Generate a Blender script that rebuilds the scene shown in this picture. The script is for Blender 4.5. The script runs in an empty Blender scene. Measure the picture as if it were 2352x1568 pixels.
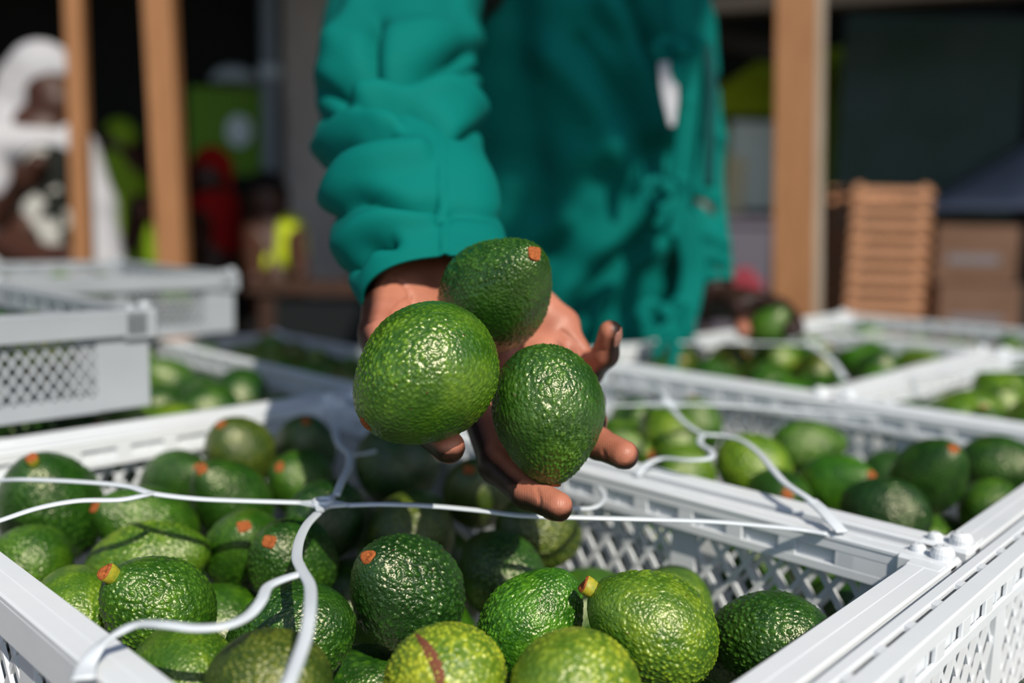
import bpy, bmesh, math, random
import numpy as np
from mathutils import Vector, Matrix, kdtree

# ------------------------------------------------------------------ camera, light, exposure
S = bpy.context.scene
COL = S.collection
FPX = 2095.0
PITCH, ROLL = 0.130, 0.0252
CAMZ = 1.1819                      # camera height; crate rims lie at z = 1.0
RIM = 1.0
R0 = np.array([1, 0, 0.]); F0 = np.array([0, math.cos(PITCH), -math.sin(PITCH)]); U0 = np.array([0, math.sin(PITCH), math.cos(PITCH)])
CR = math.cos(ROLL) * R0 + math.sin(ROLL) * U0
CU = math.cos(ROLL) * U0 - math.sin(ROLL) * R0
CAMP = np.array([0, 0, CAMZ])
cd = bpy.data.cameras.new('camera'); cam = bpy.data.objects.new('camera', cd); COL.objects.link(cam)
m = Matrix.Identity(4)
for i in range(3):
    m[i][0] = CR[i]; m[i][1] = CU[i]; m[i][2] = -F0[i]; m[i][3] = CAMP[i]
cam.matrix_world = m
cd.sensor_width = 36.0; cd.lens = FPX / 2352 * 36.0
cd.clip_start = 0.02; cd.clip_end = 200
cd.dof.use_dof = True; cd.dof.focus_distance = 0.465; cd.dof.aperture_fstop = 2.9
S.camera = cam

w = bpy.data.worlds.new('world'); S.world = w; w.use_nodes = True
nt = w.node_tree; bg = nt.nodes['Background']
sky = nt.nodes.new('ShaderNodeTexSky'); sky.sky_type = 'NISHITA'; sky.sun_disc = False
sky.sun_elevation = math.radians(44); sky.sun_rotation = math.radians(150)
nt.links.new(sky.outputs[0], bg.inputs[0]); bg.inputs[1].default_value = 0.115
sd = bpy.data.lights.new('sun', 'SUN'); sun = bpy.data.objects.new('sun', sd); COL.objects.link(sun)
SUNV = Vector((0.31, -0.655, 0.69)).normalized()
sun.rotation_euler = SUNV.to_track_quat('Z', 'Y').to_euler(); sun.location = (1, -2, 4)
sd.energy = 4.4; sd.angle = math.radians(0.6); sd.color = (1.0, 0.93, 0.80)
S.view_settings.view_transform = 'Standard'; S.view_settings.look = 'None'
S.view_settings.exposure = 0.0; S.view_settings.gamma = 1.0; S.view_settings.use_curve_mapping = False

# ------------------------------------------------------------------ frames
def at(px, py, d):                 # a point at depth d (metres) in front of the lens
    return CAMP + CR * ((px - 1176) / FPX * d) - CU * ((py - 784) / FPX * d) + F0 * d
def cs(X, Y, D):                   # camera-side coordinates: right, up, depth
    return CAMP + CR * X + CU * Y + F0 * D
def atz(px, py, z):
    v = at(px, py, 1.0) - CAMP
    return CAMP + v * ((z - CAMZ) / v[2])
def project(P):
    q = np.asarray(P) - CAMP; d = q @ F0
    return 1176 + FPX * (q @ CR) / d, 784 - FPX * (q @ CU) / d, d
TH = 0.8187
UD = np.array([math.cos(TH), math.sin(TH), 0]); VD = np.array([math.sin(TH), -math.cos(TH), 0])
BC = np.array([-0.1803, 0.9058, 0.0])          # far corner of the near crate
def uv(u, v, z=0.0):
    p = BC + UD * u + VD * v; return np.array([p[0], p[1], z])

# ------------------------------------------------------------------ materials
def mat(name, col, rough=0.6, spec=0.5, metal=0.0, coat=0.0, noise=None, bump=None, sheen=0.0, sss=0.0):
    m = bpy.data.materials.new(name); m.use_nodes = True
    N = m.node_tree.nodes; L = m.node_tree.links; p = N['Principled BSDF']
    p.inputs['Base Color'].default_value = (*col, 1); p.inputs['Roughness'].default_value = rough
    p.inputs['Specular IOR Level'].default_value = spec; p.inputs['Metallic'].default_value = metal
    p.inputs['Coat Weight'].default_value = coat
    if sheen: p.inputs['Sheen Weight'].default_value = sheen
    if sss:
        p.inputs['Subsurface Weight'].default_value = sss; p.inputs['Subsurface Radius'].default_value = (1, .8, .7); p.inputs['Subsurface Scale'].default_value = 0.003
    tc = N.new('ShaderNodeTexCoord')
    if noise:
        sc, col2, stretch = noise
        mp = N.new('ShaderNodeMapping'); mp.inputs['Scale'].default_value = stretch
        nz = N.new('ShaderNodeTexNoise'); nz.inputs['Scale'].default_value = sc; nz.inputs['Detail'].default_value = 4
        rp = N.new('ShaderNodeValToRGB'); rp.color_ramp.elements[0].position = .35; rp.color_ramp.elements[1].position = .68
        rp.color_ramp.elements[0].color = (*col, 1); rp.color_ramp.elements[1].color = (*col2, 1)
        L.new(tc.outputs['Object'], mp.inputs[0]); L.new(mp.outputs[0], nz.inputs[0]); L.new(nz.outputs[0], rp.inputs[0]); L.new(rp.outputs[0], p.inputs['Base Color'])
    if bump:
        sc, st, dist = bump
        nz = N.new('ShaderNodeTexNoise'); nz.inputs['Scale'].default_value = sc; nz.inputs['Detail'].default_value = 3
        b = N.new('ShaderNodeBump'); b.inputs['Strength'].default_value = st; b.inputs['Distance'].default_value = dist
        L.new(tc.outputs['Object'], nz.inputs[0]); L.new(nz.outputs[0], b.inputs['Height']); L.new(b.outputs[0], p.inputs['Normal'])
    return m

M = {}
M['crate'] = mat('white_plastic', (.74, .77, .80), .38, .5, noise=(9, (.68, .715, .755), (1, 1, 1)), bump=(60, .25, .0006), sss=0.0)
M['crate_shade_toned'] = mat('shade_toned_plastic', (.37, .40, .435), .42, .5, noise=(9, (.31, .335, .37), (1, 1, 1)))  # white plastic darkened: shadow over the left stack put into the colour
M['net'] = mat('net_plastic', (.62, .67, .72), .35, .5)
M['teal'] = mat('teal_cotton', (.0, .125, .108), .8, .10, noise=(5, (.0, .150, .128), (1, 1, 1)), bump=(900, .15, .0004))
M['teal_dark'] = mat('dark_teal_cloth', (.0, .05, .05), .8, .2)
M['wood'] = mat('pine_post', (.255, .115, .045), .6, .3, noise=(6, (.31, .145, .06), (8, 8, .6)))
M['wood_grey'] = mat('weathered_wood', (.30, .24, .18), .7, .3, noise=(6, (.36, .3, .24), (8, 8, .6)))
M['crate_wood'] = mat('crate_wood', (.40, .20, .105), .7, .3, noise=(5, (.50, .26, .15), (1, 1, 8)))
M['cardboard'] = mat('cardboard', (.13, .075, .05), .85, .2, noise=(4, (.17, .10, .07), (1, 1, 1)))
M['dark'] = mat('dark_paint', (.008, .011, .012), .8, .2)
M['black'] = mat('black_cloth', (.006, .006, .006), .85, .2)
M['white_cloth'] = mat('white_cloth', (.46, .46, .49), .85, .2, noise=(4, (.40, .41, .46), (1, 1, 1)))
M['skin_dark'] = mat('dark_skin', (.045, .016, .009), .5, .4)
M['skin_far'] = mat('brown_skin', (.10, .035, .022), .55, .4)
M['red'] = mat('red_cloth', (.33, .004, .004), .8, .2)
M['vest'] = mat('lime_vest', (.20, .34, .01), .7, .3)
M['hivis'] = mat('yellow_vest', (.45, .55, .01), .7, .3)
M['concrete'] = mat('concrete', (.46, .43, .42), .9, .2, noise=(3, (.36, .35, .36), (1, 1, 1)))
M['shirt_pattern'] = mat('patterned_shirt', (.01, .012, .01), .8, .2)

def patterned():
    m = M['shirt_pattern']; N = m.node_tree.nodes; L = m.node_tree.links; p = N['Principled BSDF']
    tc = N.new('ShaderNodeTexCoord'); v = N.new('ShaderNodeTexVoronoi'); v.inputs['Scale'].default_value = 20
    r = N.new('ShaderNodeValToRGB'); r.color_ramp.interpolation = 'CONSTANT'
    r.color_ramp.elements[0].color = (.008, .01, .008, 1); r.color_ramp.elements[1].position = .62; r.color_ramp.elements[1].color = (.38, .38, .36, 1)
    L.new(tc.outputs['Object'], v.inputs[0]); L.new(v.outputs['Color'], r.inputs[0]); L.new(r.outputs[0], p.inputs['Base Color'])
patterned()

def skin_mat():
    m = bpy.data.materials.new('hand_skin'); m.use_nodes = True
    N = m.node_tree.nodes; L = m.node_tree.links; p = N['Principled BSDF']
    a = N.new('ShaderNodeAttribute'); a.attribute_name = 'palmar'
    tc = N.new('ShaderNodeTexCoord')
    nz = N.new('ShaderNodeTexNoise'); nz.inputs['Scale'].default_value = 45; nz.inputs['Detail'].default_value = 5
    L.new(tc.outputs['Object'], nz.inputs[0])
    c1 = N.new('ShaderNodeValToRGB'); c1.color_ramp.elements[0].position = .3; c1.color_ramp.elements[1].position = .7
    c1.color_ramp.elements[0].color = (.36, .125, .075, 1); c1.color_ramp.elements[1].color = (.50, .195, .125, 1)
    L.new(nz.outputs[0], c1.inputs[0])
    mx = N.new('ShaderNodeMix'); mx.data_type = 'RGBA'
    mx.inputs['A'].default_value = (.020, .007, .004, 1)
    rp = N.new('ShaderNodeValToRGB'); rp.color_ramp.elements[0].position = .56; rp.color_ramp.elements[1].position = .80
    ad = N.new('ShaderNodeMath'); ad.operation = 'MULTIPLY_ADD'; ad.inputs[1].default_value = .12; 
    L.new(nz.outputs[0], ad.inputs[0]); 
    sb = N.new('ShaderNodeMath'); sb.operation = 'SUBTRACT'; sb.inputs[1].default_value = .06
    L.new(a.outputs['Fac'], ad.inputs[2]); L.new(ad.outputs[0], sb.inputs[0]); L.new(sb.outputs[0], rp.inputs[0])
    L.new(rp.outputs[0], mx.inputs['Factor']); L.new(c1.outputs[0], mx.inputs['B'])
    L.new(mx.outputs['Result'], p.inputs['Base Color'])
    p.inputs['Roughness'].default_value = .46; p.inputs['Specular IOR Level'].default_value = .4
    p.inputs['Subsurface Weight'].default_value = .12; p.inputs['Subsurface Radius'].default_value = (1, .35, .2); p.inputs['Subsurface Scale'].default_value = .004
    # finger-print ridges and fine creases
    wv = N.new('ShaderNodeTexWave'); wv.inputs['Scale'].default_value = 260; wv.inputs['Distortion'].default_value = 4; wv.inputs['Detail'].default_value = 2; wv.inputs['Detail Scale'].default_value = .4
    L.new(tc.outputs['Object'], wv.inputs[0])
    vo = N.new('ShaderNodeTexVoronoi'); vo.inputs['Scale'].default_value = 420; vo.feature = 'DISTANCE_TO_EDGE'
    L.new(tc.outputs['Object'], vo.inputs[0])
    b1 = N.new('ShaderNodeBump'); b1.inputs['Strength'].default_value = .25; b1.inputs['Distance'].default_value = .0002
    b2 = N.new('ShaderNodeBump'); b2.inputs['Strength'].default_value = .4; b2.inputs['Distance'].default_value = .0003
    L.new(wv.outputs[0], b1.inputs['Height']); L.new(vo.outputs[0], b2.inputs['Height']); L.new(b1.outputs[0], b2.inputs['Normal']); L.new(b2.outputs[0], p.inputs['Normal'])
    return m
M['hand'] = skin_mat()
M['nail'] = mat('finger_nail', (.33, .15, .11), .28, .5)

def avocado_mat():
    m = bpy.data.materials.new('avocado_skin'); m.use_nodes = True
    N = m.node_tree.nodes; L = m.node_tree.links; p = N['Principled BSDF']
    oi = N.new('ShaderNodeObjectInfo'); tc = N.new('ShaderNodeTexCoord')
    at_ = N.new('ShaderNodeAttribute'); at_.attribute_name = 'pimple'
    off = N.new('ShaderNodeVectorMath'); off.operation = 'ADD'
    sc = N.new('ShaderNodeVectorMath'); sc.operation = 'SCALE'; sc.inputs[0].default_value = (3.1, 7.7, 5.3)
    L.new(oi.outputs['Random'], sc.inputs['Scale']); L.new(tc.outputs['Object'], off.inputs[0]); L.new(sc.outputs[0], off.inputs[1])
    def noise(s, d=3):
        n = N.new('ShaderNodeTexNoise'); n.inputs['Scale'].default_value = s; n.inputs['Detail'].default_value = d; L.new(off.outputs[0], n.inputs[0]); return n
    def ramp(src, a, b):
        r = N.new('ShaderNodeMapRange'); r.inputs['From Min'].default_value = a; r.inputs['From Max'].default_value = b; r.interpolation_type = 'SMOOTHSTEP'; L.new(src, r.inputs[0]); return r.outputs[0]
    def mix(f, A, B, mode='MIX'):
        x = N.new('ShaderNodeMix'); x.data_type = 'RGBA'; x.blend_type = mode
        for v, n in ((f, 'Factor'), (A, 'A'), (B, 'B')):
            if isinstance(v, (tuple, float)): x.inputs[n].default_value = v
            else: L.new(v, x.inputs[n])
        return x.outputs['Result']
    base = oi.outputs['Color']
    deep = mix(1.0, base, (.42, .58, .5, 1), 'MULTIPLY')
    patch = ramp(noise(2.2).outputs[0], .35, .65)
    c = mix(patch, deep, base)
    yl = ramp(noise(1.1, 2).outputs[0], .52, .72)
    ylw = mix(1.0, base, (2.0, 1.45, 1.1, 1), 'MULTIPLY')
    f = N.new('ShaderNodeMath'); f.operation = 'MULTIPLY'; f.inputs[1].default_value = .55; L.new(yl, f.inputs[0])
    c = mix(f.outputs[0], c, ylw)
    # pale tips of the pimples
    pk = ramp(at_.outputs['Fac'], .35, .95)
    pkw = mix(1.0, base, (2.5, 1.9, 1.4, 1), 'MULTIPLY')
    f2 = N.new('ShaderNodeMath'); f2.operation = 'MULTIPLY'; f2.inputs[1].default_value = .62; L.new(pk, f2.inputs[0])
    c = mix(f2.outputs[0], c, pkw)
    lo = ramp(at_.outputs['Fac'], .30, .0)
    f3 = N.new('ShaderNodeMath'); f3.operation = 'MULTIPLY'; f3.inputs[1].default_value = .5; L.new(lo, f3.inputs[0])
    c = mix(f3.outputs[0], c, mix(1.0, base, (.22, .42, .3, 1), 'MULTIPLY'))
    # brown specks
    vo = N.new('ShaderNodeTexVoronoi'); vo.inputs['Scale'].default_value = 6.5; L.new(off.outputs[0], vo.inputs[0])
    sp = ramp(vo.outputs['Distance'], .14, .07)
    sel = N.new('ShaderNodeSeparateColor'); L.new(vo.outputs['Color'], sel.inputs[0])
    pick = ramp(sel.outputs[0], .88, .90)
    mm = N.new('ShaderNodeMath'); mm.operation = 'MULTIPLY'; L.new(sp, mm.inputs[0]); L.new(pick, mm.inputs[1])
    c = mix(mm.outputs[0], c, (.07, .02, .012, 1))
    L.new(c, p.inputs['Base Color'])
    p.inputs['Roughness'].default_value = .32; p.inputs['Specular IOR Level'].default_value = 1.0
    p.inputs['Specular Tint'].default_value = (1.0, .96, .72, 1)
    v2 = N.new('ShaderNodeTexVoronoi'); v2.inputs['Scale'].default_value = 21; v2.feature = 'SMOOTH_F1'; L.new(off.outputs[0], v2.inputs[0])
    nn = noise(48, 2)
    b = N.new('ShaderNodeBump'); b.inputs['Strength'].default_value = .7; b.inputs['Distance'].default_value = .0008; b.invert = True
    L.new(v2.outputs[0], b.inputs['Height'])
    b2 = N.new('ShaderNodeBump'); b2.inputs['Strength'].default_value = .4; b2.inputs['Distance'].default_value = .0004
    L.new(nn.outputs[0], b2.inputs['Height']); L.new(b.outputs[0], b2.inputs['Normal']); L.new(b2.outputs[0], p.inputs['Normal'])
    return m
M['avocado'] = avocado_mat()
M['stem'] = mat('stem_scar', (.43, .12, .026), .65, .3, noise=(3, (.24, .06, .015), (1, 1, 1)), bump=(6, .8, .001))
M['stem_pale'] = mat('stem_side', (.42, .34, .02), .5, .4, noise=(2, (.22, .26, .02), (1, 1, 1)))
M['scar'] = mat('avocado_scar', (.19, .065, .035), .8, .2, bump=(30, .8, .0008))

# ------------------------------------------------------------------ helpers
def tag(o, label=None, cat=None, group=None, kind=None):
    if label: o['label'] = label
    if cat: o['category'] = cat
    if group: o['group'] = group
    if kind: o['kind'] = kind
    return o
def empty(name, loc, label=None, cat=None, group=None, rotz=0.0):
    o = bpy.data.objects.new(name, None); COL.objects.link(o)
    o.location = Vector(loc); o.rotation_euler = (0, 0, rotz); o.empty_display_size = .02
    return tag(o, label, cat, group)
def link(name, me, parent=None, label=None, world=False):
    o = bpy.data.objects.new(name, me); COL.objects.link(o)
    if parent is not None:
        o.parent = parent
        if world:
            r = parent
            mw = Matrix.Identity(4)
            chain = []
            while r is not None: chain.append(r); r = r.parent
            for r in reversed(chain): mw = mw @ r.matrix_parent_inverse @ Matrix.LocRotScale(r.location, r.rotation_euler, r.scale)
            o.matrix_parent_inverse = mw.inverted()
    if label: o['label'] = label
    return o
def mesh_np(name, V, F, mt, smooth=True, attr=None):
    me = bpy.data.meshes.new(name)
    me.from_pydata([tuple(v) for v in V] if len(V) < 1 else np.asarray(V).tolist(), [], np.asarray(F).tolist() if isinstance(F, np.ndarray) else F)
    me.materials.append(mt)
    if smooth: me.polygons.foreach_set('use_smooth', [True] * len(me.polygons))
    if attr:
        for k, a in attr.items():
            at_ = me.attributes.new(k, 'FLOAT', 'POINT'); at_.data.foreach_set('value', np.asarray(a, dtype=np.float32))
    me.update(); return me

class MB:                           # collects boxes, bars and tubes into ONE mesh
    def __init__(s): s.V = []; s.F = []
    def add(s, V, F):
        n = len(s.V); s.V += [tuple(map(float, v)) for v in V]; s.F += [tuple(n + i for i in f) for f in F]; return s
    def box(s, a, b, c=0.0):
        x0, y0, z0 = [min(p, q) for p, q in zip(a, b)]; x1, y1, z1 = [max(p, q) for p, q in zip(a, b)]
        if c <= 0:
            V = [(x, y, z) for z in (z0, z1) for y in (y0, y1) for x in (x0, x1)]
            F = [(0, 2, 3, 1), (4, 5, 7, 6), (0, 1, 5, 4), (2, 6, 7, 3), (0, 4, 6, 2), (1, 3, 7, 5)]
            return s.add(V, F)
        c = min(c, (x1 - x0) * .45, (y1 - y0) * .45, (z1 - z0) * .45)
        V = []; idx = {}
        for ix in (0, 1):
            for iy in (0, 1):
                for iz in (0, 1):
                    X = (x0, x1)[ix]; Y = (y0, y1)[iy]; Z = (z0, z1)[iz]; dx = (c, -c)[ix]; dy = (c, -c)[iy]; dz = (c, -c)[iz]
                    for ax, p in enumerate(((X, Y + dy, Z + dz), (X + dx, Y, Z + dz), (X + dx, Y + dy, Z))):
                        idx[(ix, iy, iz, ax)] = len(V); V.append(p)
        g = lambda *k: idx[k]
        F = []
        for i in (0, 1):
            q = [g(i, 0, 0, 0), g(i, 1, 0, 0), g(i, 1, 1, 0), g(i, 0, 1, 0)]; F.append(tuple(q if i else q[::-1]))
            q = [g(0, i, 0, 1), g(1, i, 0, 1), g(1, i, 1, 1), g(0, i, 1, 1)]; F.append(tuple(q[::-1] if i else q))
            q = [g(0, 0, i, 2), g(1, 0, i, 2), g(1, 1, i, 2), g(0, 1, i, 2)]; F.append(tuple(q if i else q[::-1]))
        for i in (0, 1):
            for j in (0, 1):
                F.append((g(0, i, j, 1), g(1, i, j, 1), g(1, i, j, 2), g(0, i, j, 2)))
                F.append((g(i, 0, j, 0), g(i, 1, j, 0), g(i, 1, j, 2), g(i, 0, j, 2)))
                F.append((g(i, j, 0, 0), g(i, j, 1, 0), g(i, j, 1, 1), g(i, j, 0, 1)))
        for i in (0, 1):
            for j in (0, 1):
                for k in (0, 1): F.append((g(i, j, k, 0), g(i, j, k, 1), g(i, j, k, 2)))
        return s.add(V, F)
    def bar(s, p, q, wv, hv):       # a prism from p to q with half vectors wv, hv
        p, q, wv, hv = map(np.asarray, (p, q, wv, hv))
        V = [p - wv - hv, p + wv - hv, p + wv + hv, p - wv + hv, q - wv - hv, q + wv - hv, q + wv + hv, q - wv + hv]
        return s.add(V, [(3, 2, 1, 0), (4, 5, 6, 7), (0, 1, 5, 4), (1, 2, 6, 5), (2, 3, 7, 6), (3, 0, 4, 7)])
    def build(s, name, mt, parent=None, label=None, smooth=False, world=False):
        me = mesh_np(name, s.V, s.F, mt, smooth)
        bm = bmesh.new(); bm.from_mesh(me); bmesh.ops.recalc_face_normals(bm, faces=bm.faces); bm.to_mesh(me); bm.free()
        return link(name, me, parent, label, world)

def catmull(P, n=10):
    P = [np.asarray(p, float) for p in P]; out = []
    Q = [2 * P[0] - P[1]] + P + [2 * P[-1] - P[-2]]
    for i in range(1, len(Q) - 2):
        for k in range(n):
            t = k / n; a, b, c, d = Q[i - 1], Q[i], Q[i + 1], Q[i + 2]
            out.append(.5 * ((2 * b) + (-a + c) * t + (2 * a - 5 * b + 4 * c - d) * t * t + (-a + 3 * b - 3 * c + d) * t ** 3))
    out.append(P[-1]); return np.array(out)
def ribbon(P, hw, ht, up=(0, 0, 1), n=10, seg=10, widths=None):
    """flattened tube along P; hw half width, ht half thickness"""
    C = catmull(P, n) if n > 0 else np.asarray(P, float)
    T = np.gradient(C, axis=0); T /= np.linalg.norm(T, axis=1)[:, None] + 1e-12
    V = []; F = []; up = np.asarray(up, float)
    for i, (c, t) in enumerate(zip(C, T)):
        s_ = np.cross(t, up); s_ /= np.linalg.norm(s_) + 1e-9; u_ = np.cross(s_, t)
        W = hw if widths is None else hw * np.interp(i / (len(C) - 1), np.linspace(0, 1, len(widths)), widths)
        for k in range(seg):
            a = 2 * math.pi * k / seg
            ca, sa = math.cos(a), math.sin(a)
            V.append(c + s_ * W * math.copysign(abs(ca) ** .7, ca) + u_ * ht * math.copysign(abs(sa) ** .7, sa))
    for i in range(len(C) - 1):
        for k in range(seg):
            a = i * seg + k; b = i * seg + (k + 1) % seg; F.append((a, b, b + seg, a + seg))
    F.append(tuple(range(seg))[::-1]); F.append(tuple(range((len(C) - 1) * seg, len(C) * seg)))
    return V, F

# signed-distance modelling -> one smooth continuous skin
def smin(a, b, k):
    h = np.clip(.5 + .5 * (b - a) / k, 0, 1)
    return b * (1 - h) + a * h - k * h * (1 - h)
def sdf_mesh(prims, cell, k=.01, carve=()):
    """prims: (a, b, ra, rb[, k]) tapered capsules in world space"""
    P = [(np.asarray(p[0], float), np.asarray(p[1], float), p[2], p[3], p[4] if len(p) > 4 else k) for p in prims]
    lo = np.min([np.minimum(a - ra, b - rb) for a, b, ra, rb, _ in P], axis=0) - k - 3 * cell
    hi = np.max([np.maximum(a + ra, b + rb) for a, b, ra, rb, _ in P], axis=0) + k + 3 * cell
    n = np.ceil((hi - lo) / cell).astype(int) + 1
    G = np.full(n, 1.0, np.float32)
    ax = [lo[i] + cell * np.arange(n[i]) for i in range(3)]
    def local(a, b, ra, rb, mg):
        l = np.maximum(np.floor((np.minimum(a - ra, b - rb) - mg - lo) / cell).astype(int), 0)
        h = np.minimum(np.ceil((np.maximum(a + ra, b + rb) + mg - lo) / cell).astype(int) + 1, n)
        sl = tuple(slice(l[i], h[i]) for i in range(3))
        X, Y, Z = np.meshgrid(ax[0][sl[0]], ax[1][sl[1]], ax[2][sl[2]], indexing='ij')
        d = b - a; dd = d @ d + 1e-12
        t = np.clip(((X - a[0]) * d[0] + (Y - a[1]) * d[1] + (Z - a[2]) * d[2]) / dd, 0, 1)
        D = np.sqrt((X - a[0] - t * d[0]) ** 2 + (Y - a[1] - t * d[1]) ** 2 + (Z - a[2] - t * d[2]) ** 2) - (ra + (rb - ra) * t)
        return sl, D.astype(np.float32)
    for a, b, ra, rb, kk in P:
        sl, D = local(a, b, ra, rb, 2.2 * kk + 2 * cell); G[sl] = smin(G[sl], D, kk)
    for c in carve:
        a, b, r, kk = np.asarray(c[0], float), np.asarray(c[1], float), c[2], c[3]
        sl, D = local(a, b, r, r, 2.2 * kk + 2 * cell); G[sl] = -smin(-G[sl], D, kk)
    return surface_nets(G, lo, cell)
def surface_nets(G, lo, cell):
    ins = G < 0
    c = np.zeros(tuple(np.array(G.shape) - 1), np.int8)
    for dx in (0, 1):
        for dy in (0, 1):
            for dz in (0, 1):
                c += ins[dx:G.shape[0] - 1 + dx, dy:G.shape[1] - 1 + dy, dz:G.shape[2] - 1 + dz]
    act = (c > 0) & (c < 8)
    I = np.argwhere(act); idx = -np.ones(act.shape, np.int64); idx[act] = np.arange(len(I))
    acc = np.zeros((len(I), 3)); cnt = np.zeros(len(I))
    corners = [(x, y, z) for x in (0, 1) for y in (0, 1) for z in (0, 1)]
    for a in range(8):
        for b in range(a + 1, 8):
            A, B_ = np.array(corners[a]), np.array(corners[b])
            if np.abs(A - B_).sum() != 1: continue
            ga = G[tuple((I + A).T)]; gb = G[tuple((I + B_).T)]; mk = (ga < 0) != (gb < 0)
            t = np.where(mk, ga / (ga - gb + 1e-20), 0)
            acc += np.where(mk[:, None], A + (B_ - A) * t[:, None], 0); cnt += mk
    V = (I + acc / cnt[:, None]) * cell + lo
    F = []
    for d in range(3):
        o1, o2 = [(1, 2), (2, 0), (0, 1)][d]
        sh = [slice(None)] * 3; sh[d] = slice(0, -1); s2 = [slice(None)] * 3; s2[d] = slice(1, None)
        A = ins[tuple(sh)]; B_ = ins[tuple(s2)]
        E = np.argwhere(A != B_); E = E[(E[:, o1] > 0) & (E[:, o2] > 0) & (E[:, o1] < G.shape[o1] - 1) & (E[:, o2] < G.shape[o2] - 1)]
        st = A[tuple(E.T)]
        e1 = np.zeros(3, int); e1[o1] = 1; e2 = np.zeros(3, int); e2[o2] = 1
        q = np.stack([idx[tuple((E - e1 - e2).T)], idx[tuple((E - e2).T)], idx[tuple(E.T)], idx[tuple((E - e1).T)]], 1)
        q[~st] = q[~st][:, ::-1]
        F.append(q)
    return V, np.concatenate(F)
def loft(centers, secs, n=64, fn=None, cap=False):
    """secs: per ring (right_vec, up_vec) half-axis vectors"""
    V = []; F = []
    for c, (a, b) in zip(centers, secs):
        for k in range(n):
            t = 2 * math.pi * k / n; V.append(c + a * math.cos(t) + b * math.sin(t))
    m_ = len(centers)
    for i in range(m_ - 1):
        for k in range(n):
            p = i * n + k; q = i * n + (k + 1) % n; F.append((p, q, q + n, p + n))
    if cap: F.append(tuple(range(n))[::-1]); F.append(tuple(range((m_ - 1) * n, m_ * n)))
    return np.array(V), F
def vnormals(V, F):
    F4 = np.array([f for f in F if len(f) == 4]); V = np.asarray(V)
    nrm = np.cross(V[F4[:, 2]] - V[F4[:, 0]], V[F4[:, 3]] - V[F4[:, 1]])
    N = np.zeros_like(V)
    for i in range(4): np.add.at(N, F4[:, i], nrm)
    return N / (np.linalg.norm(N, axis=1)[:, None] + 1e-12)

# ------------------------------------------------------------------ setting
def sbox(name, a, b, mt, kind='structure'):
    return tag(MB().box(a, b).build(name, mt), kind=kind)
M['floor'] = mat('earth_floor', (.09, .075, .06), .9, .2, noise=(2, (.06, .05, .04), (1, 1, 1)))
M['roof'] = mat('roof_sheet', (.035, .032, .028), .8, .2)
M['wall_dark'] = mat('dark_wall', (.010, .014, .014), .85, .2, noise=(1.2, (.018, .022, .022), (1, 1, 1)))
M['screen'] = mat('green_shade_net', (.045, .085, .070), .85, .2, noise=(2.5, (.065, .10, .10), (1, 1, 1)), bump=(200, .4, .003))
M['lime'] = mat('lime_paint', (.34, .46, .008), .7, .3)
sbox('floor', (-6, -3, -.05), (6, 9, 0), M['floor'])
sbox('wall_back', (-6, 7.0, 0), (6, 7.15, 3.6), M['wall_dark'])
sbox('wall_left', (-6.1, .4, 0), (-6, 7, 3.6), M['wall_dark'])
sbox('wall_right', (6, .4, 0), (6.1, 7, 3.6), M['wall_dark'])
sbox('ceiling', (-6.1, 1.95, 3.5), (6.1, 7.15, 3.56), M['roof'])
# added out-of-view sheet on two rafters, put up only to shade the worker's chest
for x_ in (.66, 1.07): sbox('added_sheet_rafter_1' if x_ < 1 else 'added_sheet_rafter_2', (x_ - .03, -.86, 3.47), (x_ + .03, 2.2, 3.53), M['wood_grey'])
sbox('added_shade_sheet', (.56, -.80, 3.531), (1.20, -.30, 3.54), M['roof'])

# ------------------------------------------------------------------ packing tables that carry the crates
M['table'] = mat('table_boards', (.07, .045, .03), .8, .2, noise=(5, (.10, .07, .045), (1, 6, 1)))
CH = 0.13                           # crate height
def table(name, u0, u1, v0, v1, label):
    o = empty(name, uv(u0, v0), label, 'table')
    o.rotation_euler = (0, 0, TH)   # local x along u, local -y along v
    wu, wv = u1 - u0, v1 - v0
    n = int(round(wu / .14))
    for i in range(n):
        MB().box((i * wu / n + .002, 0, RIM - CH - .03), ((i + 1) * wu / n - .002, -wv, RIM - CH), .002).build('plank', M['table'], o)
    for x in (.06, wu - .06):
        for y in (-.06, -wv + .06):
            MB().box((x - .04, y - .04, 0), (x + .04, y + .04, RIM - CH - .03), .003).build('leg', M['table'], o)
    MB().box((.03, -.03, RIM - CH - .12), (wu - .03, -.06, RIM - CH - .031)).box((.03, -wv + .03, RIM - CH - .12), (wu - .03, -wv + .06, RIM - CH - .031)).build('apron', M['table'], o)
    return o
table('packing_table', -.95, .492, -1.5, 1.35, 'dark board packing table under the near avocado crates')
table('packing_table', .495, 2.0, -.02, 1.35, 'dark board packing table under the far right crates')

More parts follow.
